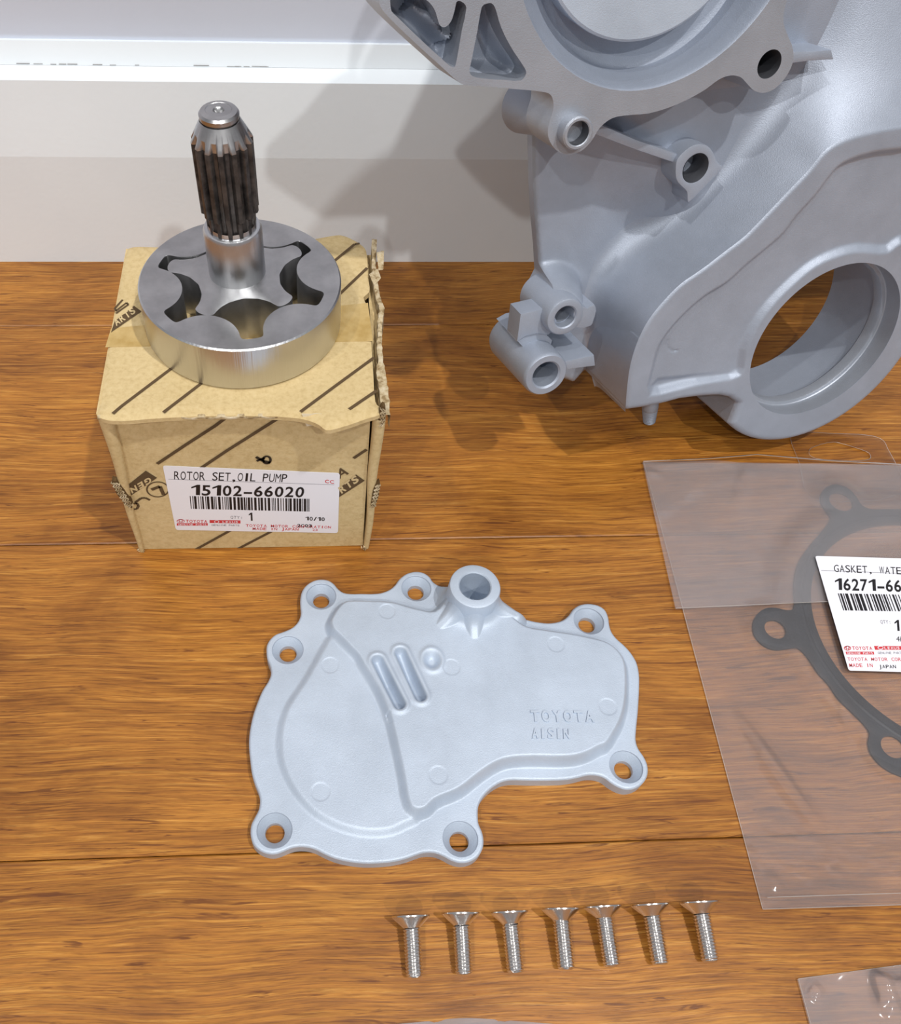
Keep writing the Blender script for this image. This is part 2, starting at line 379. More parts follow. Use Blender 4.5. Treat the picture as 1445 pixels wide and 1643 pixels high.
def text_on(mb, surf, s, BL, BR, TL, lift=.06, bold=0.0, ref=None, thick=0.0, fill=.84):
    """writing set letter by letter in equal cells between the measured corners"""
    A, B, D = surf.p(*BL), surf.p(*BR), surf.p(*TL); W = B-A; Hh = D-A; Wl, Hl = np.linalg.norm(W), np.linalg.norm(Hh); n = len(s); cell = 1.0/n
    capH = .72
    for k, c in enumerate(s):
        if c == ' ': continue
        V, Fc = glyph(c, bold)
        if not len(V): continue
        x0, x1 = V[:, 0].min(), V[:, 0].max(); nat = (x1-x0)/capH*Hl; w = min(Wl*cell*fill, nat*(1.25 if n > 1 else 1)); wide = w/Wl
        cx = (k+.5)*cell
        P = A+(cx-wide/2+(V[:, 0]-x0)/(x1-x0)*wide)[:, None]*W+(V[:, 1]/capH)[:, None]*Hh
        if thick:
            m = len(P); cnt = {(f[i], f[(i+1) % len(f)]) for f in Fc for i in range(len(f))}
            side = [(a, b, b+m, a+m) for (a, b) in cnt if (b, a) not in cnt]
            mb.add(np.vstack([P+surf.n*thick, P-surf.n*.3]), Fc+side)
        else: mb.add(P+surf.n*lift, Fc)
def piece(name, fn, m, parent, org=None):
    mb = MB(); fn(mb)
    if not mb.v: return
    o_ = bo if org is None else org; mb.v = [tuple(np.array(v)-o_) for v in mb.v]; return mb.build(name, m, parent, smooth=False)
def strip_on(mb, surf, pts, wid, lift=.05):
    """printed line of constant width through pixel-measured points"""
    P = [surf.p(*q, lift) for q in pts]
    for i in range(len(P)-1):
        d = P[i+1]-P[i]; s = np.cross(surf.n, d); s = s/np.linalg.norm(s)*wid/2
        mb.add([P[i]-s, P[i+1]-s, P[i+1]+s, P[i]+s], [(0, 1, 2, 3)])
def poly_on(mb, surf, pts, lift=.05): mb.add([surf.p(*q, lift) for q in pts], [tuple(range(len(pts)))])
def ring_on(mb, surf, c, a, b, wid, lift=.05, rot=0, seg=28, t0=0, t1=360):
    """ellipse outline: c px centre, a/b px half axes"""
    pts = []
    for i in range(seg+1):
        t = math.radians(t0+(t1-t0)*i/seg); x, y = a*math.cos(t), b*math.sin(t)
        pts.append((c[0]+x*math.cos(rot)-y*math.sin(rot), c[1]+x*math.sin(rot)+y*math.cos(rot)))
    strip_on(mb, surf, pts, wid, lift)
def barcode(mb, surf, TL, TR, BL, BR, n, lift=.06, seed=3):
    r = random.Random(seed); x = 0; tot = []
    while x < 1:
        wv = r.choice([1, 1, 2, 3])/n; tot.append((x, min(x+wv, 1))); x += wv+r.choice([1, 1, 2])/n
    L = lambda a, b, t: (a[0]+(b[0]-a[0])*t, a[1]+(b[1]-a[1])*t)
    for a, b in tot: poly_on(mb, surf, [L(BL, BR, a), L(BL, BR, b), L(TL, TR, b), L(TL, TR, a)], lift)
def logo(mb, surf, c, a, b, w):
    ring_on(mb, surf, c, a, b, w); ring_on(mb, surf, c, a*.42, b*.95, w*.8); ring_on(mb, surf, (c[0], c[1]-b*.38), a*.72, b*.5, w*.8)
# ------------------------------------------------------------------ cardboard box
BX0, BX1, BY0, BY1, BH = -77.0, 23.2, 214.6, 309.0, 90.0
FY = BY0+2.3
bx = thing('cardboard_box', 'worn brown cardboard carton with white parts label, under the steel rotor', 'box', ((BX0+BX1)/2, (BY0+BY1)/2, 0))
bo = np.array([(BX0+BX1)/2, (BY0+BY1)/2, 0])
def bbuild(mb, name, m, parent=bx, **k): mb.v = [tuple(np.array(v)-bo) for v in mb.v]; return mb.build(name, m, parent, **k)
def slab(quad_front, dy, n=(1, 1)): ...
# front panel (slightly inset, tapering inwards to the bottom)
fp = [ony(182, 671, FY+.0), ony(594, 668, FY+.0), ony(581, 889, FY+.0), ony(229, 887, FY+.0)]
def panel(quad, thick, nrm, nu=14, nv=14, amp=.35, seed=1):
    """subdivided, faintly buckled board"""
    q = [np.array(p) for p in quad]; nrm = np.array(nrm, float); V = []; Fc = []; r = random.Random(seed); ph = [r.uniform(0, 6) for _ in range(4)]
    for side in (0, 1):
        for j in range(nv+1):
            for i in range(nu+1):
                s, t = i/nu, j/nv
                p = q[0]*(1-s)*(1-t)+q[1]*s*(1-t)+q[2]*s*t+q[3]*(1-s)*t
                e = amp*math.sin(3.1*s+ph[0])*math.sin(2.6*t+ph[1])+amp*.4*math.sin(9*s+ph[2]+4*t)
                V.append(p+nrm*(e-(thick if side else 0)))
    n = (nu+1)*(nv+1); g = lambda i, j, k: k*n+j*(nu+1)+i
    for j in range(nv):
        for i in range(nu):
            Fc.append((g(i, j, 0), g(i, j+1, 0), g(i+1, j+1, 0), g(i+1, j, 0))); Fc.append((g(i, j, 1), g(i+1, j, 1), g(i+1, j+1, 1), g(i, j+1, 1)))
    for i in range(nu):
        Fc.append((g(i, 0, 0), g(i+1, 0, 0), g(i+1, 0, 1), g(i, 0, 1))); Fc.append((g(i, nv, 0), g(i, nv, 1), g(i+1, nv, 1), g(i+1, nv, 0)))
    for j in range(nv):
        Fc.append((g(0, j, 0), g(0, j, 1), g(0, j+1, 1), g(0, j+1, 0))); Fc.append((g(nu, j, 0), g(nu, j+1, 0), g(nu, j+1, 1), g(nu, j, 1)))
    return V, Fc
fp[0][2] = fp[1][2] = 88.0; fp[2][2] = fp[3][2] = .3
bbuild(MB().add(*panel(fp, 3, (0, -1, 0), amp=.06)), 'front_panel', M_card)
# side panels: board folded round into the front as a rounded edge, leaning in towards the floor
def side_panel(sgn):
    mb = MB(); n = 26; rows = []
    for j in range(n+1):
        t = j/n; z = (85.5 if sgn > 0 else 88.6)*(1-t)+.1*t
        if sgn < 0: xo = ony(155+(222-155)*t, 668+(888-668)*t, BY0-.5)[0]-.2; wd = 5.6*(1-t)+1.9*t
        else: xo = ony(619+(592-619)*t, 662+(889-662)*t, BY0-.5)[0]; wd = 4.9*(1-t)+2.3*t
        xo += .35*math.sin(t*9+sgn)
        sec = []
        for k in range(7):                                    # rounded front
            a = math.pi*k/6; sec.append((xo-sgn*(wd/2)+sgn*math.cos(a)*wd/2, BY0+1.4-math.sin(a)*wd*.42))
        # back along the inner face, and back to start
        sec += [(xo-sgn*wd, BY0+2.2), (xo-sgn*3.2, BY0+7), (xo-sgn*3.2+(0), BY1-1), (xo+(0), BY1-1), (xo, BY0+8)]
        rows.append([(a, b, z) for a, b in sec])
    m = len(rows[0]); mb.v = [p for r in rows for p in r]
    for j in range(n):
        for i in range(m):
            f = (j*m+i, j*m+(i+1) % m, (j+1)*m+(i+1) % m, (j+1)*m+i); mb.f.append(f if sgn < 0 else f[::-1])
    mb.f.append(tuple(range(m))); mb.f.append(tuple(n*m+i for i in range(m))[::-1])
    return bbuild(mb, 'side_panel', M_card, angle=60)
sp_l = side_panel(-1); sp_r = side_panel(1)
V, Fc = box(BX0+6, BX1-6, BY1-4, BY1-1, .2, 87); bbuild(MB().add(V, Fc), 'back_panel', M_card, smooth=False)
V, Fc = box(BX0+5, BX1-5, BY0+5, BY1-4, .1, 3); bbuild(MB().add(V, Fc), 'bottom_panel', M_card, smooth=False)
# crushed patches on the side panel corners: frayed flakes showing the flutes
def fray(cx, cy, cz, dx, dy, dz, n, parent, seed, size=2.4, name='frayed_patch'):
    r = random.Random(seed); mb = MB()
    for _ in range(n):
        p = np.array([cx+r.uniform(-dx, dx), cy+r.uniform(-dy, dy), cz+r.uniform(-dz, dz)]); s = size*r.uniform(.4, 1)
        a = np.array([r.uniform(-1, 1) for _ in range(3)]); a /= np.linalg.norm(a); b = np.cross(a, [r.uniform(-1, 1) for _ in range(3)]); b /= np.linalg.norm(b); c = np.cross(a, b)
        mb.add([p+a*s, p+b*s*.5, p-a*s*.8, p-b*s*.4, p+c*s*.25], [(0, 1, 4), (1, 2, 4), (2, 3, 4), (3, 0, 4), (3, 2, 1, 0)])
    return bbuild(mb, name, M_fray, parent, smooth=False)
M_flute = mat('dark_flute_hollow', lin(96, 76, 50), .95, 0, .1)
def crushed(pxc, halfw, halfh, lean, rows, seed, parent=bx):
    """board worn through: dark hollow patch crossed by pale zig-zag flutes"""
    c = ony(*pxc, BY0-.4); r = random.Random(seed); n = 18; P = []
    for k in range(n):
        a = 2*math.pi*k/n; P.append((c[0]+math.cos(a)*halfw*(1+r.uniform(-.12, .12))+lean*math.sin(a)*halfh, c[1]-.05, c[2]+math.sin(a)*halfh*(1+r.uniform(-.08, .08))))
    mb = MB().add(P+[(x, y+2.2, z) for x, y, z in P], [tuple(range(n))[::-1]]+[(i, (i+1) % n, n+(i+1) % n, n+i) for i in range(n)]); back = bbuild(mb, 'worn_patch', M_flute, parent, smooth=False)
    mb = MB()
    for q in range(rows):
        off = (q-(rows-1)/2)*halfw*1.5/rows; zs_ = np.arange(-halfh*.9, halfh*.9, 1.15); pr0 = None
        for k, z in enumerate(zs_):
            lim = math.sqrt(max(1-(z/halfh)**2, 0))*halfw
            if abs(off) > lim: pr0 = None; continue
            x = c[0]+off+(.55 if k % 2 else -.55)*halfw/rows*1.3+lean*z+r.uniform(-.1, .1); pnt = np.array([x, c[1]-.35-r.uniform(0, .3), c[2]+z])
            if pr0 is not None:
                w_ = .2+r.uniform(0, .12); mb.add([pr0+(-w_, 0, 0), pr0+(w_, -.1, 0), pnt+(w_, -.1, 0), pnt+(-w_, 0, 0), pr0+(0, 1.2, 0), pnt+(0, 1.2, 0)], [(0, 3, 2, 1), (0, 4, 5, 3), (1, 2, 5, 4)])
            pr0 = pnt
    mb2 = [tuple(v) for v in mb.v]; bbuild(mb, 'torn_flutes', M_fray, parent, smooth=False)
crushed((196, 793), 1.9, 9.5, -.2, 3, 1)
crushed((602, 795), 1.3, 8.5, .1, 2, 2)
crushed((613, 668), 1.2, 5.5, .02, 2, 3)
a = ony(590, 886, BY0); fray(a[0]-1, a[1]+.5, 1.4, 2.0, 1.0, .9, 10, bx, 4, 1.0)
a = ony(229, 885, BY0); fray(a[0]-1, a[1]+.5, 1.2, 1.6, .8, .9, 8, bx, 5, .9)
# the ragged top edge of the right side panel
mb = MB(); r = random.Random(11); yy = np.linspace(BY0+.5, BY1+1, 60)
xr = lambda y: np.interp(y, [BY0, 222, 235, 250, 262, 268, 274, 290, 310], [25.9, 25.8, 25.2, 25.3, 26.2, 27.2, 26.2, 25.3, 26.2])
for i, y in enumerate(yy):
    h = 90.2+r.uniform(-.25, .5)+1.2*math.exp(-((y-268)/5)**2)+(2.4 if y > 301 else 0)-(2.5 if y < 217 else 0); x = xr(y)+r.uniform(-.12, .12); t = .95+r.uniform(-.1, .35)+(.8 if y < 238 else 0)
    cur = [(x-t, y, 80), (x-t, y, h-.5), (x-t*.4, y, h-r.uniform(0, .5)), (x+t*.2, y, h-r.uniform(.1, .6)), (x+t*.7, y, h-.5), (x+t*.7, y, 80)]
    n = len(mb.v); mb.v += cur
    if i: mb.f += [(n-6+k, n-6+k+1, n+k+1, n+k) for k in range(5)]
bbuild(mb, 'torn_edge', M_fray, bx, angle=25)
def flap_scrap(P, name, m=M_fray):
    """small curled scrap of liner paper"""
    V, Fc = panel([np.array(p, float) for p in P], .35, (0, -1, .4), 6, 6, .5, 7); return bbuild(MB().add(V, Fc), name, m, bx)
# lid: one board with rounded corners, a front edge showing the corrugation
TOP = 90.0
lid_px = [(155, 664), (162, 640), (173, 560), (190, 470), (203, 400), (209, 392), (260, 392), (330, 388), (480, 382), (533, 373), (548, 372), (580, 388), (587, 398), (590, 440), (592, 468),
          (583, 474), (590, 492), (594, 522), (597, 568), (599, 600), (602, 640), (606, 648), (612, 652), (611, 661), (590, 668), (545, 683), (522, 687), (513, 679), (480, 668), (350, 664), (250, 668), (180, 672)]
lid_xy = [onz(x, y, TOP)[:2] for x, y in lid_px]
def lidz(x, y): return TOP+0.0*x-.9*sst(304, 312, y)+.0*sst(0, 1, y)
lid_poly = cr(lid_xy, 3)
Vt, Ft = relief(-84, 30, 206, 320, 1.6, lambda x, y: sdf(lid_poly, x, y), lambda x, y: TOP-.55*sst(-1.1, 0, sdf(lid_poly, x, y))-.6*sst(-4, 0, sdf(lid_poly, x, y)) * (y < 222) - 1.2*sst(300, 312, y), TOP-3.0)
lid = bbuild(MB().add(Vt, Ft), 'lid', M_card, angle=50)
# corrugated front lip under the lid
mb = MB(); P = [ony(x, y, BY0-.8) for x, y in [(168, 669), (250, 671), (350, 667), (470, 669)]]
xs_ = np.linspace(BX0+.5, 8, 90); n0 = 0
for i, x in enumerate(xs_):
    z = TOP-1.9+.28*math.sin(x*.9)+rng.uniform(-.06, .06); y = BY0-1.1+rng.uniform(-.06, .06)
    n = len(mb.v); mb.v += [(x, y+1, z+.9), (x, y-.1, z+.45), (x, y-.1, z-.25), (x, y+1, z-.7)]
    if i: mb.f += [(n-4+k, n+k, n+k+1, n-4+k+1) for k in range(3)]
bbuild(mb, 'corrugated_lip', M_fray, bx, angle=20)
# torn tab of paper hanging from the lid edge
M_liner = mat('white_inner_liner', lin(226, 214, 186), .8, 0, .2)
y_ = BY0-1.6; flap_scrap([ony(484, 664, y_), ony(516, 665, y_), ony(520, 682, y_), ony(492, 684, y_)], 'torn_tab', M_liner)
y_ = 269.0; flap_scrap([onz(592, 440, TOP+1.6), onz(606, 432, TOP+1.2), onz(611, 446, TOP+.6), onz(600, 458, TOP+.4)], 'torn_scrap')
flap_scrap([onz(604, 405, TOP+3), onz(616, 403, TOP+3), onz(615, 432, TOP+1), onz(607, 434, TOP+1)], 'torn_scrap')
# tape across the lid
ST = Surf((0, 0, TOP+.05), (0, 0, 1))
mb = MB(); tp = [(172, 556), (181, 515), (196, 503), (232, 497), (300, 500), (520, 495), (548, 485), (585, 487), (592, 500), (597, 545), (560, 546), (400, 556), (245, 560)]
P = [onz(x, y, TOP+.12) for x, y in [(169, 557), (178, 527), (590, 486), (598, 547)]]
V, Fc = panel(P, .1, (0, 0, 1), 24, 6, .05, 5); bbuild(MB().add(V, Fc), 'tape', M_tape, bx)
# brown printing on lid and front
SF = Surf((0, FY-.1, 0), (0, -1, 0))
for pts in [[(181, 664), (195, 652), (277, 590)], [(262, 662), (330, 610)], [(482, 661), (540, 618), (600, 574)], [(560, 657), (604, 627)], [(530, 424), (541, 415), (569, 392), (577, 391)], [(545, 472), (589, 430)]]:
    piece('printed_line', lambda mb: strip_on(mb, ST, pts, 1.3, .12), M_print, lid)
piece('printed_banner', lambda mb: poly_on(mb, ST, [(184, 516), (215, 491), (227, 500), (178, 534)], .16), M_print, lid)
piece('printed_letter', lambda mb: strip_on(mb, ST, [(197, 481), (184, 495), (186, 499), (203, 486), (206, 489), (186, 503)], .8, .12), M_print, lid)
piece('banner_lettering', lambda mb: text_on(mb, ST, 'ARTS', (186, 524), (219, 501), (180, 515), .22, .03), M_cardlight, lid)
fpn = bpy.data.objects['front_panel']
for pts in [[(252, 744), (300, 712), (345, 683), (366, 667)], [(322, 751), (365, 722), (446, 671)], [(302, 888), (371, 850)], [(367, 888), (440, 850)], [(567, 735), (588, 721)], [(555, 888), (578, 880)]]:
    piece('printed_line', lambda mb: strip_on(mb, SF, pts, 1.4, .1), M_print, fpn)
piece('printed_banner', lambda mb: poly_on(mb, SF, zm(150, 650, 6.571, [(372, 832), (550, 690), (670, 765), (397, 950)]), .1), M_print, fpn)
piece('printed_banner', lambda mb: poly_on(mb, SF, [(540, 787), (571, 761), (585, 771), (540, 800)], .1), M_print, fpn)
def emblem(mb):
    ring_on(mb, SF, (253, 785), 17.5, 12, .6, .1); strip_on(mb, SF, zm(150, 650, 6.571, [(610, 890), (700, 855), (740, 945)]), 1.5, .1)
piece('printed_emblem', emblem, M_print, fpn)
piece('printed_letter', lambda mb: strip_on(mb, SF, zm(150, 650, 6.571, [(595, 1000), (545, 975), (500, 980), (440, 1025)]), 1.1, .1), M_print, fpn)
piece('printed_letter', lambda mb: strip_on(mb, SF, zm(150, 650, 6.571, [(425, 1040), (455, 1030), (475, 1060), (455, 1095), (425, 1095)]), 1.1, .1), M_print, fpn)
piece('printed_letter', lambda mb: text_on(mb, SF, 'A', (541, 770), (562, 758), (535, 757), .1, .02), M_print, fpn)
piece('banner_lettering', lambda mb: text_on(mb, SF, 'GEN', zm(150, 650, 6.571, [(600, 750)])[0], zm(150, 650, 6.571, [(375, 880)])[0], zm(150, 650, 6.571, [(625, 805)])[0], .16, .04), M_cardlight, fpn)
piece('banner_lettering', lambda mb: text_on(mb, SF, 'RTS', (547, 792), (577, 770), (541, 783), .16, .04), M_cardlight, fpn)
mb = MB(); g8 = lambda *p: zm(140, 620, 2.89, p)
ring_on(mb, SF, g8((832, 340))[0], 6.0, 6.0, 1.0, .12); strip_on(mb, SF, g8((782, 326), (815, 345), (848, 352)), 1.3, .12); strip_on(mb, SF, g8((785, 345), (822, 330)), 1.1, .12)
bbuild(mb, 'marker_scribble', M_dark, fpn, smooth=False)
# the label
SL = Surf((0, FY-.14, 0), (0, -1, 0))
def rounded(quad, r=.06, k=4):
    q = [np.array(p, float) for p in quad]; out = []
    for i in range(4):
        a, b, c = q[i-1], q[i], q[(i+1) % 4]
        d1 = (a-b)/np.linalg.norm(a-b)*r; d2 = (c-b)/np.linalg.norm(c-b)*r
        for j in range(k+1):
            t = j/k; out.append(b+d1*(1-t)**2+d2*t**2)
    return out
def label_obj(surf, quad, parent, org, name, r=4):
    pts = rounded(quad, r); P = [surf.p(*p) for p in pts]; n = len(P); mb = MB()
    mb.add([p+surf.n*0.1 for p in P]+[p-surf.n*.02 for p in P], [tuple(range(n))[::-1]]+[(i, (i+1) % n, n+(i+1) % n, n+i) for i in range(n)])
    mb.v = [tuple(np.array(v)-org) for v in mb.v]; return mb.build(name, M_paper, parent, smooth=False)
lab = label_obj(SL, [(261, 747), (545, 759), (542, 855), (282, 850)], bx, bo, 'label')
def prints(layers, surf, lab, org):
    for nm, m, fn in layers:
        mb = MB(); fn(mb, surf); mb.v = [tuple(np.array(v)-org) for v in mb.v]; o = mb.build(nm, m, lab, smooth=False)
LB = Surf((0, FY-.24, 0), (0, -1, 0))
def T(mb, s, txt, a, b, c, conv, bold=0., lift=.06): A, B, D = conv(a, b, c); text_on(mb, s, txt, A, B, D, lift, bold)
def blk(mb, s):
    T(mb, s, 'ROTOR SET,OIL PUMP', (400, 431), (925, 444), (400, 391), g8)
    T(mb, s, '15102-66020', (478, 503), (1005, 513), (478, 455), g8, .02)
    barcode(mb, s, *g8((475, 508), (1033, 521), (480, 567), (1033, 580)), 150)
    T(mb, s, '1', (748, 622), (768, 623), (746, 584), g8, .03); T(mb, s, '10/10', (1010, 620), (1102, 624), (1010, 603), g8, .02); T(mb, s, '2C03', (972, 651), (1042, 653), (972, 637), g8, .02)
def redp(mb, s):
    T(mb, s, 'CC', (1100, 447), (1145, 451), (1100, 431), g8, .02); T(mb, s, 'TOYOTA', (455, 631), (557, 633), (455, 617), g8, .02)
    T(mb, s, 'TOYOTA MOTOR CORPORATION', (733, 650), (1130, 658), (733, 638), g8, .01); T(mb, s, 'MADE IN JAPAN', (765, 665), (980, 668), (765, 653), g8, .01); T(mb, s, '23', (1043, 669), (1068, 670), (1043, 659), g8)
def embA(mb, s): logo(mb, s, g8((433, 624))[0], 6, 2.8, .25)
def embB(mb, s): logo(mb, s, gG((1153, 1224))[0], 5.2, 3.3, .3)
def bandA(mb, s): poly_on(mb, s, g8((415, 645), (558, 645), (558, 634), (415, 634)))
def bandB(mb, s): poly_on(mb, s, g8((567, 633), (710, 635), (710, 621), (567, 619)))
def bandC(mb, s): poly_on(mb, s, gG((1147, 1259), (1300, 1259), (1296, 1243), (1143, 1243)))
def bandD(mb, s): poly_on(mb, s, gG((1303, 1233), (1480, 1233), (1476, 1213), (1298, 1212)))
def gry(mb, s):
    T(mb, s, 'GENUINE PARTS', (575, 646), (705, 648), (575, 638), g8); T(mb, s, 'QTY:', (663, 612), (722, 614), (663, 599), g8)
    strip_on(mb, s, g8((375, 430), (1145, 456)), .18)
def wht(mb, s):
    T(mb, s, 'GENUINE PARTS', (420, 643), (553, 643.5), (420, 636), g8, .01, .1); T(mb, s, 'LEXUS', (625, 632), (700, 633), (625, 623), g8, .01, .1); ring_on(mb, s, g8((600, 627))[0], 3.5, 2, .25, .1)
prints([('red_emblem', M_red, embA), ('red_band', M_red, bandA), ('red_band', M_red, bandB), ('black_printing', M_black, blk), ('red_printing', M_red, redp), ('grey_printing', M_grey, gry), ('white_lettering', M_paper, wht)], Surf((0, FY-.24, 0), (0, -1, 0)), lab, bo)
# ------------------------------------------------------------------ oil pump rotor standing on the box
RC = np.array([-26.7, 262.6]); RZ = TOP+.15; RT = 19.4; RR = 37.3
A_, e_, rho, N_ = 34.2, 5.3, 13.0, 6
ro = thing('pump_rotor_ring', 'round polished steel outer rotor ring with six-lobed opening, lying on the carton', 'rotor', (RC[0], RC[1], RZ))
ph0 = math.radians(-80)
def lobe_opening():
    """inner contour of the outer rotor: arcs of radius rho about radius A, capped by radius 31.8 with rounded corners"""
    n = 720; th = np.linspace(0, 2*np.pi, n, endpoint=False); R = []
    for t in th:
        k = round((t-ph0-math.pi/6)/(math.pi/3)); d = t-(ph0+math.pi/6+k*math.pi/3)     # nearest lobe centre
        s = A_*math.sin(d); R.append(A_*math.cos(d)-math.sqrt(max(rho**2-s*s, 0)) if abs(s) < rho else 99)
    R = np.array(R); rc = 31.8; k = 1.3                                                     # smooth min
    R = np.minimum(R, 60); h = np.clip(.5+.5*(rc-R)/(2*k), 0, 1); R = rc*(1-h)+R*h-2*k*h*(1-h)*.55
    return [(R[i]*math.cos(th[i]), R[i]*math.sin(th[i])) for i in range(n)]
def smooth_loop(P, step, sig):
    P = np.array(P); Q = np.vstack([P, P[:1]]); L = np.r_[0, np.cumsum(np.hypot(*np.diff(Q, axis=0).T))]; n = int(L[-1]/step)
    u = np.linspace(0, L[-1], n, endpoint=False); X = np.interp(u, L, Q[:, 0])+1j*np.interp(u, L, Q[:, 1])
    f = np.fft.fftfreq(n, step); X = np.fft.ifft(np.fft.fft(X)*np.exp(-2*(np.pi*f*sig)**2)); return np.c_[X.real, X.imag]
op = smooth_loop(lobe_opening(), .3, 1.25); n = len(op); mb = MB()
prof_o = [(RR-.9, 0), (RR, .8), (RR, RT-.55), (RR-.55, RT)]
V = []
for i in range(n):
    t = math.atan2(op[0][1], op[0][0])+2*math.pi*i/n*(1 if np.cross(op[0], op[3]) > 0 else -1); c, s = math.cos(t), math.sin(t)
    V += [(r*c, r*s, z) for r, z in prof_o]+[(op[i][0]*1.004, op[i][1]*1.004, RT), (op[i][0], op[i][1], RT-.15), (op[i][0], op[i][1], 0)]
m = 7; Fc = [(i*m+k, ((i+1) % n)*m+k, ((i+1) % n)*m+(k+1) % m, i*m+(k+1) % m) for i in range(n) for k in range(m)]
ring = mesh('ring', V, Fc, M_steel, ro, angle=30)
ring.data.materials.append(M_turned)
for p in ring.data.polygons:
    if p.index % m in (0, 1, 2): p.material_index = 1
# inner rotor + shaft
ic = RC+e_*np.array([math.cos(ph0+math.pi), math.sin(ph0+math.pi)])
ri = thing('drive_rotor_shaft', 'splined shaft standing upright in the five-lobed inner rotor, inside the steel ring', 'rotor', (ic[0], ic[1], RZ))
t = np.linspace(0, 2*np.pi, 900, endpoint=False)
cx = A_*np.exp(1j*t)-e_*np.exp(1j*N_*t); dx = 1j*A_*np.exp(1j*t)-1j*N_*e_*np.exp(1j*N_*t); nrm = -1j*dx/abs(dx)
pr = cx-nrm*(rho+.12); pr = pr*np.exp(1j*ph0)
# drop the looped parts of the offset curve
keep = np.array([np.min(abs(cx*np.exp(1j*ph0)-p)) > rho+.02 for p in pr]); pr = pr[keep]
mb = MB().add(*prism(smooth_loop(np.c_[pr.real, pr.imag], .35, .7), 0, RT-.1, .18)); mb.build('inner_rotor', M_steel, ri, angle=30)
Z0 = RT-.2
prof_s = [(10.5, Z0), (10.5, Z0+18.6), (9.9, Z0+19.8), (9.2, Z0+20.2), (8.7, Z0+20.2), (8.6, Z0+22.0)]
mesh('shaft_journal', *lathe(prof_s, 96), M_turned, ri, angle=30)
# splines: 14 teeth, running out into a chamfered shoulder
NT = 14; segs = NT*12; V = []; Fc = []
def tooth(a, ro_, ri_):
    p = (a*NT/(2*math.pi)) % 1; q = abs(p-.5)*2                                      # 0 centre of tooth
    return ri_+(ro_-ri_)*float(1-sst(.42, .62, np.array(q)))
levels = [(Z0+20.0, 8.7, 8.0), (Z0+26.4, 8.8, 8.0), (Z0+27.2, 10.1, 8.2), (Z0+40, 10.15, 8.2), (Z0+53.0, 10.15, 8.5), (Z0+54.8, 9.25, 8.5), (Z0+56.2, 8.52, 8.5), (Z0+59.2, 6.9, 6.9), (Z0+60, 6.5, 6.5)]
for z, a, b in levels:
    for i in range(segs):
        an = 2*math.pi*i/segs; rr = tooth(an, a, b); V.append((rr*math.cos(an), rr*math.sin(an), z))
for j in range(len(levels)-1):
    for i in range(segs): Fc.append((j*segs+i, j*segs+(i+1) % segs, (j+1)*segs+(i+1) % segs, (j+1)*segs+i))
so = mesh('spline', V, Fc, M_spline, ri, angle=28)
so.data.materials.append(M_steel)
for p in so.data.polygons:
    if p.index//segs >= 4: p.material_index = 1
prof_h = [(6.6, Z0+59.3), (6.1, Z0+59.6), (6.05, Z0+60.2), (6.45, Z0+60.6), (6.5, Z0+61.9), (5.9, Z0+62.7), (4.3, Z0+63.1), (4.1, Z0+62.9), (1.9, Z0+62.9), (1.3, Z0+62.2), (.9, Z0+60.5), (0.05, Z0+60)]
mesh('shaft_tip', *lathe(prof_h, 64), M_steel, ri, angle=35)
# the shaft leans a hair to the left
ri.rotation_euler = (0, math.radians(-.9), 0)
# ------------------------------------------------------------------ pump cover lying on the floor
FZ, LZ, PZ = 6.0, 7.9, 11.4
zA = lambda *p: zm(380, 890, 4.014, p); zB = lambda *p: zm(700, 890, 4.014, p)
zC = lambda *p: zm(380, 1150, 3.4405, p); zD = lambda *p: zm(700, 1150, 4.014, p)
def flat(pts, h): return [tuple(onz(x, y, h)[:2]) for x, y in pts]
out_px = zA((408, 330), (408, 280), (420, 230), (450, 190), (500, 162), (545, 155), (590, 162), (625, 185), (650, 215), (685, 240), (740, 248), (800, 247), (870, 248), (930, 242), (985, 220), (1020, 190), (1045, 155), (1090, 120), (1150, 105), (1200, 112), (1240, 138), (1262, 170), (1300, 195), (1350, 205)) \
  + [(735, 944), (760, 948), (790, 960), (812, 980)] \
  + zB((525, 405), (570, 412), (640, 428), (720, 437), (780, 430), (820, 415), (855, 385), (880, 350), (920, 322), (975, 312), (1040, 322), (1085, 350), (1108, 400), (1115, 450), (1130, 495), (1160, 535), (1210, 580), (1255, 630), (1290, 690), (1306, 760), (1308, 850), (1300, 1000), (1290, 1100)) \
  + zD((1288, 80), (1285, 140), (1293, 180), (1310, 215), (1335, 250), (1358, 300), (1364, 350), (1350, 400), (1315, 440), (1270, 462), (1220, 466), (1170, 450), (1120, 420), (1080, 390), (1030, 375), (970, 375), (920, 388), (850, 402), (750, 408), (600, 408), (480, 406), (430, 415), (380, 440), (330, 480), (290, 530), (270, 580)) \
  + zC((1330, 550), (1335, 590), (1352, 630), (1362, 680), (1355, 730), (1325, 775), (1280, 800), (1230, 805), (1180, 790), (1140, 768), (1090, 750), (1030, 750), (990, 762), (940, 780), (870, 797), (790, 806), (700, 808), (610, 797), (540, 780), (480, 755), (430, 730), (380, 718), (330, 718), (290, 728), (250, 745), (210, 757), (170, 755), (130, 740), (95, 710), (78, 670), (74, 630), (80, 590), (100, 550), (120, 510), (127, 460), (120, 420), (100, 370), (82, 310), (72, 230), (66, 160), (68, 100)) \
  + zA((92, 1080), (110, 1010), (135, 940), (165, 870), (200, 815), (218, 770), (215, 720), (195, 665), (190, 620), (193, 580), (215, 540), (250, 510), (300, 492), (350, 470), (385, 440), (405, 405), (412, 365))
OUT = cr(flat(out_px, FZ), 3)
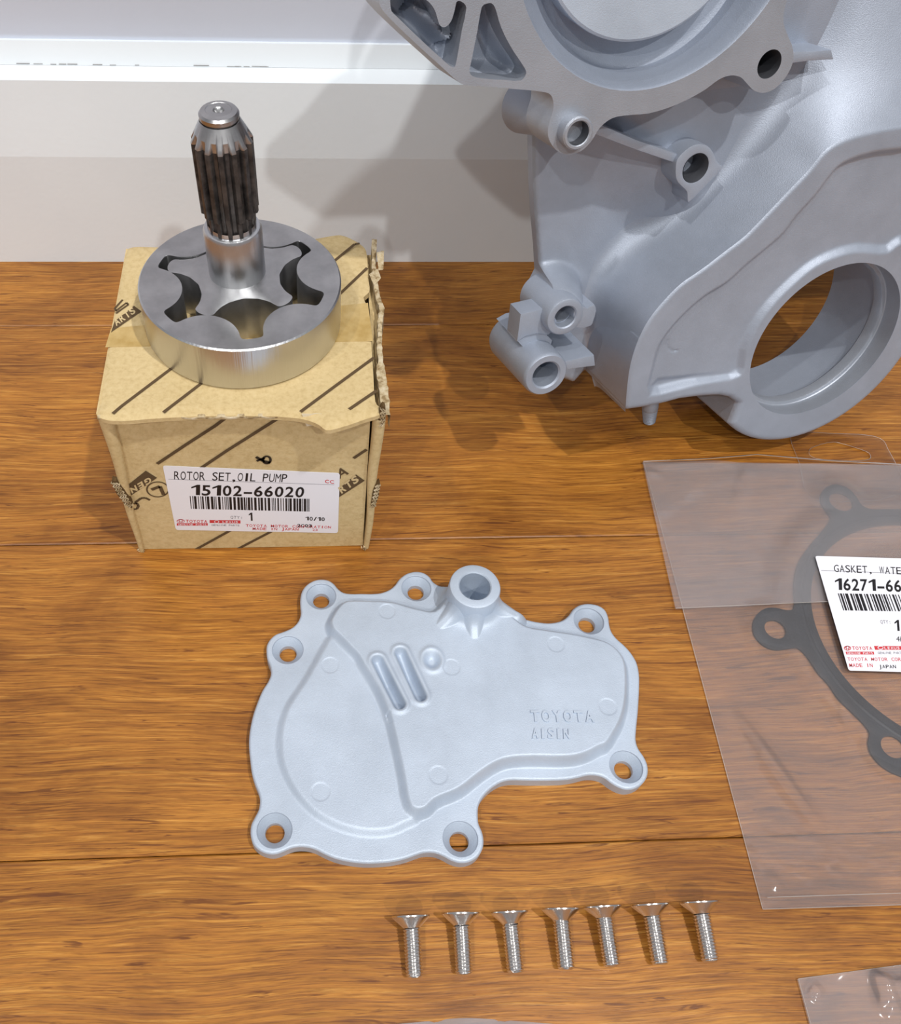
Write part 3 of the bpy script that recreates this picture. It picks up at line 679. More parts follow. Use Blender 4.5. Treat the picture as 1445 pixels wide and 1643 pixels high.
plat_px = zA((585, 450), (600, 410), (640, 350), (680, 315), (720, 303), (850, 303), (1000, 312), (1100, 340), (1180, 360), (1260, 370)) \
  + [(712, 968), (745, 962), (790, 968), (820, 990)] + zB((570, 465), (700, 490), (850, 512), (1000, 542), (1090, 568), (1150, 608), (1200, 670), (1222, 740), (1226, 900), (1215, 1000), (1190, 1090), (1150, 1170), (1095, 1250)) \
  + zD((1050, 225), (980, 262), (900, 288), (800, 297), (600, 295), (450, 308), (370, 340), (280, 400), (150, 500)) \
  + zC((1100, 485), (1050, 532), (1000, 545), (945, 520), (918, 450), (905, 370), (888, 280), (866, 180), (838, 60), (822, 0)) \
  + zA((975, 1095), (955, 1050), (905, 930), (845, 820), (795, 735), (765, 680), (715, 625), (648, 555), (600, 505))
PLA = cr(flat(plat_px, 8.0), 3)
lobe_px = zA((600, 530), (555, 590), (495, 700), (432, 810), (370, 900), (318, 985), (285, 1080), (272, 1160), (268, 1244)) + zC((232, 130), (236, 220), (262, 310), (305, 395), (365, 475), (440, 545), (540, 600), (640, 632), (740, 645), (850, 635), (930, 600), (1000, 560), (960, 400), (900, 200), (830, 0)) \
  + zA((960, 1050), (850, 820), (700, 600))
LOB = cr(flat(lobe_px, 7.0), 3)
holes = [(zA((542, 268))[0], .5), (zA((1155, 216))[0], .5), (zA((327, 612))[0], .5), (zB((981, 426))[0], .5), (zC((207, 626))[0], .5), (zC((1233, 673))[0], .5), (zD((1221, 321))[0], .5)]
HC = [onz(x, y, FZ)[:2] for (x, y), _ in holes]; RCS, RH = 6.35, 3.45
slots = [(flat(zA((905, 690), (1045, 965)), 10.5), 2.0), (flat(zA((1052, 640), (1180, 915)), 10.5), 2.0)]
dim_c = onz(*zA((1255, 680))[0], 10.8)[:2]
ej = [(zA((966, 364))[0], PZ), (zA((600, 711))[0], LZ), (zB((97, 724))[0], PZ), (zB((769, 577))[0], PZ), (zB((1104, 979))[0], PZ), (zC((461, 414))[0], LZ), (zC((1112, 322))[0], PZ)]
EJ = [(onz(x, y, z)[:2], 3.35) for (x, y), z in ej]
TZ = 23.0; tube_c = onz(762, 940, TZ)[:2]; TR_, TH_ = 10.3, 6.2
tfoot = [flat([(700, 1012), (716, 985)], 9)[0], flat([(826, 990)], 9)[0], flat([(762, 1027)], PZ)[0]]
def cover_F(x, y):
    f = sdf(OUT, x, y); 
    for c in HC: f = np.maximum(f, RCS-np.hypot(x-c[0], y-c[1]))
    f = np.maximum(f, TH_+1.2-np.hypot(x-tube_c[0], y-tube_c[1]))
    return f
def segd(x, y, a, b):
    ex, ey = b[0]-a[0], b[1]-a[1]; L = ex*ex+ey*ey; t = np.clip(((x-a[0])*ex+(y-a[1])*ey)/L, 0, 1)
    return np.hypot(x-a[0]-t*ex, y-a[1]-t*ey), t
def cover_H(x, y):
    fo = sdf(OUT, x, y); fp_ = sdf(PLA, x, y); fl_ = sdf(LOB, x, y)
    h = FZ+(LZ-FZ)*(1-sst(-1.9, 1.6, fl_))
    up = 1-sst(-2.1, 1.5, fp_); h = h+(PZ-h)*up
    # slots with a faint raised lip and rounded V bottom
    for (a, b), rr in slots:
        d, t = segd(x, y, a, b); h = h+.55*np.exp(-((d-rr-1.2)/.9)**2)*up; h = h-5.4*(1-sst(.1, rr+.35, d))**.55*np.clip(.6+.8*t, 0, 1)
    d = np.hypot(x-dim_c[0], (y-dim_c[1])*.85); h = h+.5*np.exp(-((d-4.2)/.9)**2)*up-2.4*(1-sst(.8, 3.6, d))
    for (c, rr) in EJ:
        d = np.hypot(x-c[0], y-c[1]); h = h-.16*(1-sst(rr-.2, rr+.2, d))
    # buttresses flaring into the outlet tube
    d = np.hypot(x-tube_c[0], y-tube_c[1])
    for k, (q, hb, wd) in enumerate([(tfoot[0], 9.5, 2.6), (tfoot[1], 9.5, 2.6), (tfoot[2], 9.5, 2.4)]):
        dd, t = segd(x, y, tube_c, q); ridge = (TZ-4-(TZ-4-PZ+.2)*np.clip((t-.15)/.85, 0, 1)**.75)-.42*np.maximum(dd-wd*.35, 0)**1.7
        h = np.maximum(h, np.where(fo < -.2, np.minimum(ridge, TZ-2), h))
    h = h+np.where(fo < -.2, 4.5*np.exp(-np.maximum(d-TR_, 0)/1.3), 0)*(h < TZ-6)
    for c in HC:
        d = np.hypot(x-c[0], y-c[1]); near = (d >= RCS) & (d < 8.3); h = np.where(near, FZ+(h-FZ)*sst(7.2, 8.6, d), h)
    e = np.clip(fo+.9, 0, .9)/.9; h = h-.75*e**2.4
    return h
cov_c = np.array([onz(720, 1160, 0)[0], onz(720, 1160, 0)[1]])
cv = thing('pump_cover', 'pale grey cast metal cover with seven countersunk holes and a round outlet, flat on floor', 'engine part', (cov_c[0], cov_c[1], 0))
x0, y0 = OUT.min(0)-.5; x1, y1 = OUT.max(0)+.5
V, Fc = relief(x0, x1, y0, y1, .3, cover_F, cover_H, 0.03)
V[:, 0] -= cov_c[0]; V[:, 1] -= cov_c[1]
mesh('plate', V, Fc, M_cover, cv, angle=50)
for c in HC:
    mesh('countersink', *lathe([(RCS+.05, FZ), (RCS-.12, FZ-.12), (RCS-.2, FZ-.75), (RH+.1, FZ-.8-(RCS-RH)*.95), (RH, FZ-1.0-(RCS-RH)*.95), (RH, .05)][::-1], 64, (c[0]-cov_c[0], c[1]-cov_c[1], 0)), M_cover, cv, angle=25)
tc_ = (tube_c[0]-cov_c[0], tube_c[1]-cov_c[1], 0)
tube = mesh('outlet_tube', *lathe([(TR_+.6, .05), (TR_+.25, TZ-8), (TR_, TZ-1.0), (TR_-.35, TZ-.25), (TR_-1, TZ), (TH_+.45, TZ), (TH_, TZ-.5), (TH_, 4), (TH_-.2, 3.5), (.05, 3.3)], 96, tc_), M_cover, cv, angle=40)
mb = MB(); SP = Surf((0, 0, PZ), (0, 0, 1))
text_on(mb, SP, 'TOYOTA', *zB((604, 1076), (1024, 1078), (596, 1005)), bold=.03, thick=.6, fill=.8)
text_on(mb, SP, 'AISIN', *zB((610, 1183), (863, 1187), (608, 1119)), bold=.03, thick=.6, fill=.8)
mb.v = [(a-cov_c[0], b-cov_c[1], c) for a, b, c in mb.v]; mb.build('raised_lettering', M_cover, cv, smooth=False)
# ------------------------------------------------------------------ seven countersunk machine screws
def screw():
    root = thing('countersunk_screw', 'x', 'screw')
    # axis along +Y (head at the +Y end), local origin at floor under the middle
    ax = (np.array([1, 0, 0.]), np.array([0, 0, 1.]), np.array([0, 1., 0]))
    # head: rim, cone; socket in the end face
    hp = [(2.85, 14.6), (3.1, 14.9), (6.1, 17.6), (6.4, 17.95), (6.4, 18.35), (6.1, 18.55), (2.3, 18.55)]
    V, Fc = lathe(hp, 48, ax=ax); k = len(V)
    hexr = [(2.3, 18.55), (2.2, 16.6)]
    V2, F2 = lathe(hexr, 48, ax=ax); V2 = list(V2); F2 = list(F2)+[tuple(range(48, 96))]
    h = MB().add(V, Fc).add(V2, F2); ho = h.build('head', M_inox, root, angle=35)
    s = MB(); seg = 28; n = 150; L = 14.9; pitch = 1.0; vs = []
    for j in range(n+1):
        y = L*j/n
        for i in range(seg):
            a = 2*math.pi*i/seg; ph = ((y/pitch)+a/(2*math.pi)) % 1; r = 2.52+.46*(1-abs(ph-.5)*2)
            if y < .8: r = min(r, 2.2+y*.95)
            vs.append((r*math.cos(a), y, r*math.sin(a)))
    fs = [(j*seg+i, (j+1)*seg+i, (j+1)*seg+(i+1) % seg, j*seg+(i+1) % seg) for j in range(n) for i in range(seg)]+[tuple(range(seg))]
    s.add(vs, fs); so = s.build('thread', M_inox, root, angle=60)
    return root
sc0 = screw(); tilt = math.asin((6.4-2.95)/18.0)
spx = [((659, 1468), (664, 1557)), ((739, 1463), (743.5, 1553)), ((817, 1461), (825, 1549)), ((899, 1456), (906.5, 1545.5)), ((967, 1452), (979, 1540)), ((1043, 1449), (1056, 1535)), ((1122, 1445), (1137, 1534))]
slab_ = ['countersunk steel screw at the left end of the row of seven screws', 'steel screw second from the left end of the row', 'steel screw third from the left in the row, below the cover lobe',
         'steel screw exactly in the middle of the row of seven', 'steel screw just right of the middle one in the row', 'steel screw next to the last at the right of the row', 'countersunk steel screw at the right end of the row, nearest the plastic bag']
for i, ((hx, hy), (tx, ty)) in enumerate(spx):
    if i == 0: o = sc0
    else:
        o = sc0.copy(); C.objects.link(o)
        for ch in list(sc0.children):
            c2 = ch.copy(); C.objects.link(c2); c2.parent = o
    a = onz(hx, hy, 7.5)[:2]; b = onz(tx, ty, 3)[:2]; d = a-b; ang = math.atan2(-d[0], d[1]); d = d/np.linalg.norm(d)
    tail = a-d*18.35*math.cos(tilt)
    o.location = (tail[0]*S, tail[1]*S, 3.0*S)
    o.rotation_euler = (Matrix.Rotation(ang, 3, 'Z') @ Matrix.Rotation(tilt, 3, 'X') @ Matrix.Rotation(i*1.1, 3, 'Y')).to_euler()
    o['label'] = slab_[i]; o['category'] = 'screw'; o['group'] = 'countersunk screws in a row on the floor'
# ------------------------------------------------------------------ gasket in its polythene bag
zG = lambda *p: zm(1020, 680, 3.4, p); zH = lambda *p: zm(1020, 1060, 2.819, p)
inner_px = zG((1445, 550), (1350, 548), (1250, 560), (1180, 590), (1110, 640), (1050, 700), (1000, 780), (975, 850), (968, 960), (975, 1080), (1000, 1180), (1050, 1290)) + zH((900, 50), (950, 100), (1000, 150), (1060, 200), (1120, 240), (1198, 275))
GI = np.array(flat(inner_px, .8))
def fitc(P):
    P = np.array(P); A = np.c_[2*P, np.ones(len(P))]; s = np.linalg.lstsq(A, (P**2).sum(1), rcond=None)[0]; return s[:2], math.sqrt(s[2]+s[0]**2+s[1]**2)
gc, gr = fitc(GI)
out_g = zG((1445, 468), (1350, 467), (1270, 465), (1230, 445), (1200, 400), (1150, 350), (1090, 332), (1040, 345), (1005, 390), (1010, 440), (1040, 485), (1058, 515), (1010, 590), (950, 660), (900, 730), (870, 800), (858, 900), (858, 1010), (820, 1018), (760, 1005), (700, 1010), (650, 1055), (635, 1110), (650, 1165), (700, 1215), (760, 1235), (830, 1228), (880, 1225), (930, 1270), (990, 1360)) \
  + zH((870, 110), (910, 170), (970, 230), (1030, 290), (1055, 330), (1048, 370), (1060, 420), (1100, 470), (1150, 505), (1198, 525))
GO = flat(out_g, .8)
p_end = np.array(GO[-1]); p_st = np.array(GO[0]); a0 = math.atan2(*(p_end-gc)[::-1]); a1 = math.atan2(*(p_st-gc)[::-1])
if a1 < a0: a1 += 2*math.pi
ext = []
for k in range(1, 26):
    t = k/26; a = a0+(a1-a0)*t; rr = np.linalg.norm(p_end-gc)*(1-t)+np.linalg.norm(p_st-gc)*t
    rr = min(rr, gr+7+abs(t-.5)*0) if .1 < t < .9 else rr
    for q in (.33, .68):
        rr += 14*math.exp(-((t-q)/.05)**2)
    ext.append((gc[0]+rr*math.cos(a), gc[1]+rr*math.sin(a)))
GOUT = cr(GO+ext, 3)
ghol = [(zG((1116, 427))[0], 5.3), (zG((758, 1123))[0], 4.4), (zH((1160, 392))[0], 4.5)]
gh = []
for (q, rr) in ghol:
    c = onz(*q, .8)[:2]; gh.append([(c[0]+rr*math.cos(a)*1.0, c[1]+rr*math.sin(a)) for a in np.linspace(0, 2*np.pi, 40, endpoint=False)])
for qf in (.33, .68):
    a = a0+(a1-a0)*qf; c = gc+(gr+14)*np.array([math.cos(a), math.sin(a)]); gh.append([(c[0]+4.4*math.cos(b), c[1]+4.4*math.sin(b)) for b in np.linspace(0, 2*np.pi, 40, endpoint=False)])
gin = [(gc[0]+gr*math.cos(a), gc[1]+gr*math.sin(a)) for a in np.linspace(0, 2*np.pi, 180, endpoint=False)]
gk = thing('gasket', 'dark grey round gasket with eared bolt holes, sealed inside the large clear bag', 'gasket', (gc[0], gc[1], 0))
V, Fc = prism([(p[0]-gc[0], p[1]-gc[1]) for p in GOUT], .35, 1.15, .1, [[(a-gc[0], b-gc[1]) for a, b in h] for h in gh+[gin]])
mesh('gasket_sheet', V, Fc, M_gasket, gk, angle=30)
V, Fc = lathe([(gr+3.2, 1.1), (gr+3.8, 1.5), (gr+4.5, 1.5), (gr+5.1, 1.1)], 180, (0, 0, 0)); mesh('sealing_bead', V, Fc, M_gasket, gk)
# bag sheets
def sheet(name, quad, z, m, parent, org, nu=70, nv=90, amp=.5, seed=1, creases=(), edge=True, zf=None, kind=None):
    r = random.Random(seed); q = [np.array(p[:2]) for p in quad]; V = []; Fc = []
    W = [(r.uniform(-.09, .09), r.uniform(-.09, .09), r.uniform(0, 6)) for _ in range(6)]
    for j in range(nv+1):
        for i in range(nu+1):
            s, t = i/nu, j/nv; p = q[0]*(1-s)*(1-t)+q[1]*s*(1-t)+q[2]*s*t+q[3]*(1-s)*t
            e = sum(math.sin(p[0]*a+p[1]*b+c) for a, b, c in W)/6; e = amp*(.5+.5*e)
            for (a, b, h, wd) in creases:
                dd, tt = segd(np.array(p[0]), np.array(p[1]), a, b); e += h*math.exp(-(float(dd)/wd)**2)*math.sin(math.pi*min(max(float(tt), .02), .98))
            zz = z+e+(zf(p[0], p[1]) if zf else 0)
            V.append((p[0]-org[0], p[1]-org[1], zz))
    for j in range(nv):
        for i in range(nu): a = j*(nu+1)+i; Fc.append((a, a+nu+1, a+nu+2, a+1))
    return mesh(name, V, Fc, m, parent, angle=None)
bTL = onz(1032, 740, 1)[:2]; bBL = onz(1223, 1459, .3)[:2]; bBR = onz(1445, 1452, .3)[:2]; bdir = (bBR-bBL)/np.linalg.norm(bBR-bBL)
bTRv = onz(1445, 745, 1)[:2]-bTL; bTRv /= np.linalg.norm(bTRv); BW = 205
bTR = bTL+bTRv*BW; bBRR = bBL+bdir*BW
bag_o = (bTL+bBRR)/2
bag = thing('gasket_bag', 'large clear polythene bag with white parts label and folded top, lying flat at the right', 'bag', (bag_o[0], bag_o[1], 0))
def over_gasket(x, y):
    d = math.hypot(x-gc[0], y-gc[1]); 
    v = 1.35*float(1-sst(0, 9, np.array(abs(d-gr-5)-6)))
    for h_ in gh:
        c = np.mean(np.array(h_), 0); v = max(v, 1.35*float(1-sst(8, 15, np.array(math.hypot(x-c[0], y-c[1])))))
    return v
pxl = lambda *p: [onz(x, y, 1)[:2] for x, y in p]
cz = [(*pxl((1175, 1135), (1325, 1340)), 2.2, 1.7), (*pxl((1190, 1180), (1300, 1320)), 1.0, 1.2), (*pxl((1345, 1060), (1375, 1230)), 1.0, 1.4), (*pxl((1238, 1400), (1248, 1432)), 2.0, 1.1), (*pxl((1345, 1390), (1349, 1420)), 1.4, 1.0), (*pxl((1300, 1000), (1325, 1110)), 1.3, 1.3), (*pxl((1290, 980), (1350, 1120)), .9, 1.0)]
sheet('lower_film', [bTL, bTR, bBRR, bBL], .08, M_film, bag, bag_o, 50, 60, .12, 3)
sheet('upper_film', [bTL, bTR, bBRR, bBL], .35, M_film, bag, bag_o, 110, 130, .9, 5, cz, zf=over_gasket)
fBL = onz(1084, 976, 2)[:2]; fR = onz(1320, 967, 2)[:2]; fd = (fR-fBL)/np.linalg.norm(fR-fBL)
fl0 = onz(1031, 740, 2)[:2]
cz2 = [(*pxl((1200, 740), (1185, 820)), 1.0, 1.5), (*pxl((1036, 750), (1190, 744)), 2.2, 1.8), (*pxl((1033, 758), (1060, 765)), 1.6, 1.6), (*pxl((1215, 735), (1400, 752)), .6, 2.0)]
sheet('folded_flap', [fl0, fl0+bTRv*BW, fBL+fd*BW, fBL], 1.25, M_film2, bag, bag_o, 90, 50, .9, 8, cz2, zf=over_gasket)
sheet('folded_flap_underside', [fl0, fl0+bTRv*BW, fBL+fd*BW, fBL], .95, M_film2, bag, bag_o, 40, 30, .3, 9, zf=over_gasket)
# heat-sealed edges, fold lines
def wire(name, pts, r, m, parent, org, seg=6):
    P = [np.array(p, float) for p in pts]; V = []; Fc = []
    for i, p in enumerate(P):
        t = P[min(i+1, len(P)-1)]-P[max(i-1, 0)]; t = t/np.linalg.norm(t); s = np.cross(t, [0, 0, 1.]); s /= max(np.linalg.norm(s), 1e-9); u = np.cross(s, t)
        V += [p+s*r*math.cos(2*math.pi*k/seg)+u*r*.5*math.sin(2*math.pi*k/seg)-np.array([org[0], org[1], 0]) for k in range(seg)]
    for i in range(len(P)-1): Fc += [(i*seg+k, i*seg+(k+1) % seg, (i+1)*seg+(k+1) % seg, (i+1)*seg+k) for k in range(seg)]
    return mesh(name, V, Fc, m, parent)
def L3(a, b, za, zb, n=20): return [np.array([a[0]+(b[0]-a[0])*i/n, a[1]+(b[1]-a[1])*i/n, za+(zb-za)*i/n]) for i in range(n+1)]
wire('side_seam', L3(bTL, bBL, 1.2, .6), .14, M_edge, bag, bag_o); wire('bottom_seam', L3(bBL, bBRR, .6, .6), .14, M_edge, bag, bag_o)
sb = onz(1230, 1440, .8)[:2]; wire('bottom_seal', L3(sb, sb+bdir*200, 1.2, 1.2), .13, M_edge, bag, bag_o)
wire('flap_edge', L3(fBL, fBL+fd*70, 2.2, 3.0), .16, M_edge, bag, bag_o)
wire('top_fold', [np.array([*onz(x, y, z)[:2], z]) for x, y, z in ((1032, 740, 2.2), (1080, 738, 2.6), (1130, 736, 2.8), (1180, 732, 3.0), (1214, 729, 3.2), (1260, 733, 2.8), (1330, 739, 2.4), (1445, 745, 2.2))], .32, M_edge, bag, bag_o)
# hang tab with euro slot
tabo = cr(flat([(1270, 693), (1330, 695), (1398, 699), (1416, 706), (1424, 720), (1448, 790), (1300, 795), (1283, 745), (1267, 700)], .9), 3)
slot = cr(flat([(1298, 722), (1307, 716), (1337, 709), (1352, 712), (1375, 719), (1394, 727), (1396, 735), (1388, 738), (1340, 738), (1308, 735), (1299, 730)], .9), 3)
V, Fc = prism([(a-bag_o[0], b-bag_o[1]) for a, b in tabo], .75, .85, 0, [[(a-bag_o[0], b-bag_o[1]) for a, b in slot]])
Fc = [f for f in Fc if all(abs(V[i][2]-.85) < 1e-4 for i in f)]
mesh('hang_tab', V, Fc, M_filmclear, bag, smooth=False)
wire('tab_edge', [np.array([*p, .85]) for p in tabo]+[np.array([*tabo[0], .85])], .13, M_edge, bag, bag_o)
wire('slot_edge', [np.array([*p, .85]) for p in slot]+[np.array([*slot[0], .85])], .13, M_edge, bag, bag_o)
# bag label
SB = Surf((0, 0, 3.75), (0, 0, 1))
TLp, BLp = (1307, 892), (1361, 1076)
TLw, BLw = SB.p(*TLp), SB.p(*BLp); dwn = BLw-TLw; rgt = SB.p(1445, 896)-TLw; rgt /= np.linalg.norm(rgt)
def proj_px(P):
    v = np.array(P)-CAM; z = v @ fw; return (PX+F*(v @ rt)/z, PY+F*(v @ dn)/z)
LW = np.linalg.norm(dwn)*283/106*.98
quad = [TLp, proj_px(TLw+rgt*LW), proj_px(BLw+rgt*LW), BLp]
borg = np.array([bag_o[0], bag_o[1], 0])
blab = label_obj(SB, quad, bag, borg, 'label', 4)
gG = zG
def blk2(mb, s):
    T(mb, s, 'GASKET, WATE', (1078, 808), (1450, 822), (1076, 767), gG); T(mb, s, '16271-66', (1082, 906), (1452, 916), (1080, 842), gG, .02)
    barcode(mb, s, *gG((1100, 925), (1700, 938), (1130, 1018), (1740, 1028)), 110, seed=6)
    T(mb, s, '1', (1410, 1130), (1440, 1130), (1406, 1070), gG, .03); T(mb, s, '4K', (1418, 1187), (1462, 1189), (1416, 1158), gG); T(mb, s, 'JAPAN', (1323, 1334), (1420, 1334), (1320, 1314), gG, .01)
def red2(mb, s):
    T(mb, s, 'TOYOTA', (1179, 1233), (1291, 1234), (1175, 1214), gG, .02)
    T(mb, s, 'TOYOTA MOTOR COR', (1153, 1293), (1448, 1294), (1150, 1274), gG, .01); T(mb, s, 'MADE IN', (1163, 1327), (1293, 1327), (1160, 1307), gG, .01)
def gry2(mb, s):
    T(mb, s, 'GENUINE PART', (1319, 1256), (1448, 1256), (1316, 1243), gG); T(mb, s, 'QTY:', (1333, 1089), (1393, 1090), (1329, 1070), gG); strip_on(mb, s, gG((1010, 800), (1700, 826)), .18)
def wht2(mb, s):
    T(mb, s, 'GENUINE PARTS', (1150, 1257), (1292, 1257), (1148, 1246), gG, .01, .1); T(mb, s, 'LEXUS', (1352, 1230), (1440, 1230), (1350, 1216), gG, .01, .1); ring_on(mb, s, gG((1333, 1222))[0], 4.2, 2.4, .3, .1)
prints([('red_emblem', M_red, embB), ('red_band', M_red, bandC), ('red_band', M_red, bandD), ('black_printing', M_black, blk2), ('red_printing', M_red, red2), ('grey_printing', M_grey, gry2), ('white_lettering', M_paper, wht2)], Surf((0, 0, 3.86), (0, 0, 1)), blab, borg)
# second bag, lower right corner; third, bottom edge
q = [onz(1279, 1571, .5)[:2], onz(1445, 1549, .5)[:2], None, onz(1303, 1660, .5)[:2]]; d1 = (q[1]-q[0])/np.linalg.norm(q[1]-q[0]); q[1] = q[0]+d1*110; d2 = (q[3]-q[0])/np.linalg.norm(q[3]-q[0]); q[3] = q[0]+d2*80; q[2] = q[1]+d2*80
og = (q[0]+q[2])/2
b2 = thing('small_bag', 'crumpled clear plastic bag at the lower right corner, below the large bag', 'bag', (og[0], og[1], 0))
c3 = [(*pxl((1418, 1555), (1432, 1640)), 3.0, 3.5), (*pxl((1300, 1606), (1318, 1580)), 1.6, 1.6), (*pxl((1330, 1562), (1400, 1556)), 1.2, 3), (*pxl((1398, 1556), (1425, 1590)), 1.6, 2.5), (*pxl((1430, 1590), (1480, 1580)), 2.5, 3)]
sheet('lower_film', q, .1, M_film2, b2, og, 30, 24, .15, 13); sheet('upper_film', q, .6, M_film2, b2, og, 120, 90, 1.6, 14, c3); sheet('inner_film', q, .35, M_film2, b2, og, 30, 24, .3, 17)
wire('top_seam', L3(q[0], q[1], 1.3, 1.3), .12, M_edge, b2, og); wire('side_seam', L3(q[0], q[3], 1.3, 1.3), .12, M_edge, b2, og)
bl_px = [(560, 1650), (640, 1643), (690, 1638), (728, 1634), (790, 1635), (850, 1640), (900, 1644), (960, 1652)]
top = [onz(x, y, .5)[:2] for x, y in bl_px]; og = top[3]+np.array([0, -20.0])
b3 = thing('plastic_wrapper', 'pale grey plastic wrapper just entering at the bottom edge, in front of the cover', 'bag', (og[0], og[1], 0))
V = []; Fc = []; tt = cr(top, 6, False); nv = 14
for p in tt:
    for k in range(nv+1): V.append((p[0]-og[0], p[1]-og[1]-k*3.2, .35+1.3*math.sin(min(k, 3)/3*math.pi/2)+.5*math.sin(p[0]*.3+k)))
for i in range(len(tt)-1): Fc += [(i*(nv+1)+k, (i+1)*(nv+1)+k, (i+1)*(nv+1)+k+1, i*(nv+1)+k+1) for k in range(nv)]
M_wrap = film('frosted_wrapper', .62, (.66, .68, .74), .15)
mesh('wrapper_film', V, Fc, M_wrap, b3)
# ------------------------------------------------------------------ timing cover casting leaning back against the skirting
az, el = math.radians(14.4), math.radians(15)
nn = np.array([math.sin(az)*math.cos(el), -math.cos(az)*math.cos(el), math.sin(el)])
uu = np.cross([0, 0, 1.0], nn); uu /= np.linalg.norm(uu); vv = np.cross(nn, uu)
BACK = -42.0
P0 = onz(1290, 683, 18.0)
def fpx(x, y, wv=0.0):
    P = onp(x, y, P0+nn*wv, nn)-P0; return np.array([P @ uu, P @ vv])
def fpl(pts, wv=0.0): return [tuple(fpx(p[0], p[1], p[2] if len(p) > 2 else wv)) for p in pts]
FM = Matrix(((uu[0], vv[0], nn[0], P0[0]*S), (uu[1], vv[1], nn[1], P0[1]*S), (uu[2], vv[2], nn[2], P0[2]*S), (0, 0, 0, 1)))
tcv = thing('timing_cover', 'big silver-grey cast aluminium engine cover leaning upright at the right, against the skirting', 'engine part', mat=FM)
# --- lower body
r1 = lambda *p: zm(590, 0, 3.376, p); r2 = lambda *p: zm(1000, 0, 3.247, p); r3 = lambda *p: zm(760, 340, 4.014, p); r4 = lambda *p: zm(1000, 340, 3.247, p); r5 = lambda *p: zm(1170, 400, 5.2545, p)
hole_px = r5((168, 1080), (200, 1240), (300, 1345), (420, 1390), (520, 1397), (650, 1370), (800, 1300), (950, 1200), (1100, 1080), (1200, 980), (1300, 850), (1400, 690), (180, 950), (220, 820), (300, 670), (400, 530), (520, 405), (650, 300), (800, 210), (950, 155), (1100, 130), (1230, 125), (1330, 155), (1400, 230))
hc, hr = fitc(fpl(hole_px, 0)); print('crank hole', hc, hr, 'resid', np.std(np.hypot(*(np.array(fpl(hole_px, 0))-hc).T)))
lip_px = r5((185, 1185), (240, 1265), (350, 1295), (500, 1290), (700, 1210), (900, 1090), (1050, 960), (1180, 800), (1250, 650), (1280, 500), (1280, 350), (1250, 220))
lc, lr = fitc(fpl(lip_px, -9)); print('lip', lc, lr)
rim_out = [(1003, 661), (1004, 640), (1007, 610), (1010, 588), (1018, 559), (1027, 537), (1039, 514), (1056, 492), (1076, 470), (1096, 451), (1121, 436), (1169, 398), (1193, 381), (1216, 357), (1246, 326), (1277, 293), (1299, 271), (1317, 246), (1333, 233), (1354, 222), (1385, 212), (1416, 205), (1445, 200)]
out_ring = [fpx(x, y, -6) for x, y in r5((100, 1340), (200, 1410), (300, 1465), (400, 1488), (520, 1485), (650, 1465), (800, 1410), (950, 1330), (1100, 1220), (1250, 1090), (1350, 980), (1445, 820))]
orad = np.mean([np.linalg.norm(p-hc) for p in out_ring[3:]]); print('ring outer', orad)
bottom = [(1031, 657), (1062, 651), (1092, 643), (1123, 639), (1154, 637), (1172, 640), (1185, 649)]
ringarc = [tuple(hc+orad*np.array([math.cos(a), math.sin(a)])) for a in np.radians(np.arange(222, 392, 5))]
body_out = [tuple(fpx(x, y, 0)) for x, y in [(1003, 661)]+bottom]+ringarc[0:]
rp = np.array(ringarc[-1])
body_out += [(rp[0]+12, rp[1]+20), (rp[0]+30, rp[1]+60), (rp[0]+40, rp[1]+140), (rp[0]+20, rp[1]+230), (rp[0]-40, rp[1]+290)]
lf = fpl([(858, 60, -36), (857, 130, -36), (856, 205, -36), (857, 240, -36), (858, 300, -36), (861, 355, -36), (865, 400, -36), (867, 440, -36), (858, 458, -36), (850, 468, -36), (846, 483, -36), (847, 500, -36), (856, 530, -36), (875, 570, -36), (890, 598, -36), (904, 609, -36), (922, 615, -36)])
print('uv corner', fpx(1003, 661, 0), 'lf', lf[-3:], fpx(958, 621, -30), fpx(948,621,-36))
body_out += [(lf[0][0]+30, lf[0][1]+170), (lf[0][0]+3, lf[0][1]+60)]+lf
BOUT = np.array(body_out); BOUT = np.vstack([[BOUT[i]*(1-t)+BOUT[(i+1) % len(BOUT)]*t for t in (0, .5)] for i in range(len(BOUT))])
zmin = min((P0+uu*p[0]+vv*p[1]+nn*BACK)[2] for p in BOUT); print('casting lowest z', zmin)
big = [(rp[0]+80, rp[1]+220), (rp[0]+80, rp[1]-60)]
A_reg = cr(fpl(rim_out, 0), 3, False); A_reg = np.vstack([A_reg, [[A_reg[-1][0]+120, A_reg[-1][1]+25], [A_reg[-1][0]+120, hc[1]-120], [A_reg[0][0]+5, hc[1]-120]]])
AB = [((1003, 661), (958, 618), -36), ((1004, 640), (955, 600), -36), ((1007, 610), (951, 575), -36), ((1010, 588), (948, 555), -36), ((1018, 559), (946, 528), -36), ((1027, 537), (945, 508), -36),
      ((1039, 514), (946, 488), -36), ((1056, 492), (948, 468), -36), ((1076, 470), (955, 447), -36), ((1096, 451), (968, 425), -36), ((1121, 436), (988, 405), -36), ((1169, 398), (1030, 374), -35), ((1193, 381), (1062, 350), -33),
      ((1216, 357), (1095, 325), -30), ((1246, 326), (1138, 288), -27), ((1277, 293), (1172, 252), -25), ((1299, 271), (1205, 214), -24), ((1317, 246), (1238, 174), -24), ((1333, 233), (1262, 142), -24), ((1354, 222), (1285, 108), -24),
      ((1385, 212), (1308, 66), -24), ((1416, 205), (1325, 31), -24), ((1445, 200), (1340, -9), -24), ((1500, 192), (1365, -90), -24), ((1580, 185), (1400, -170), -24)]
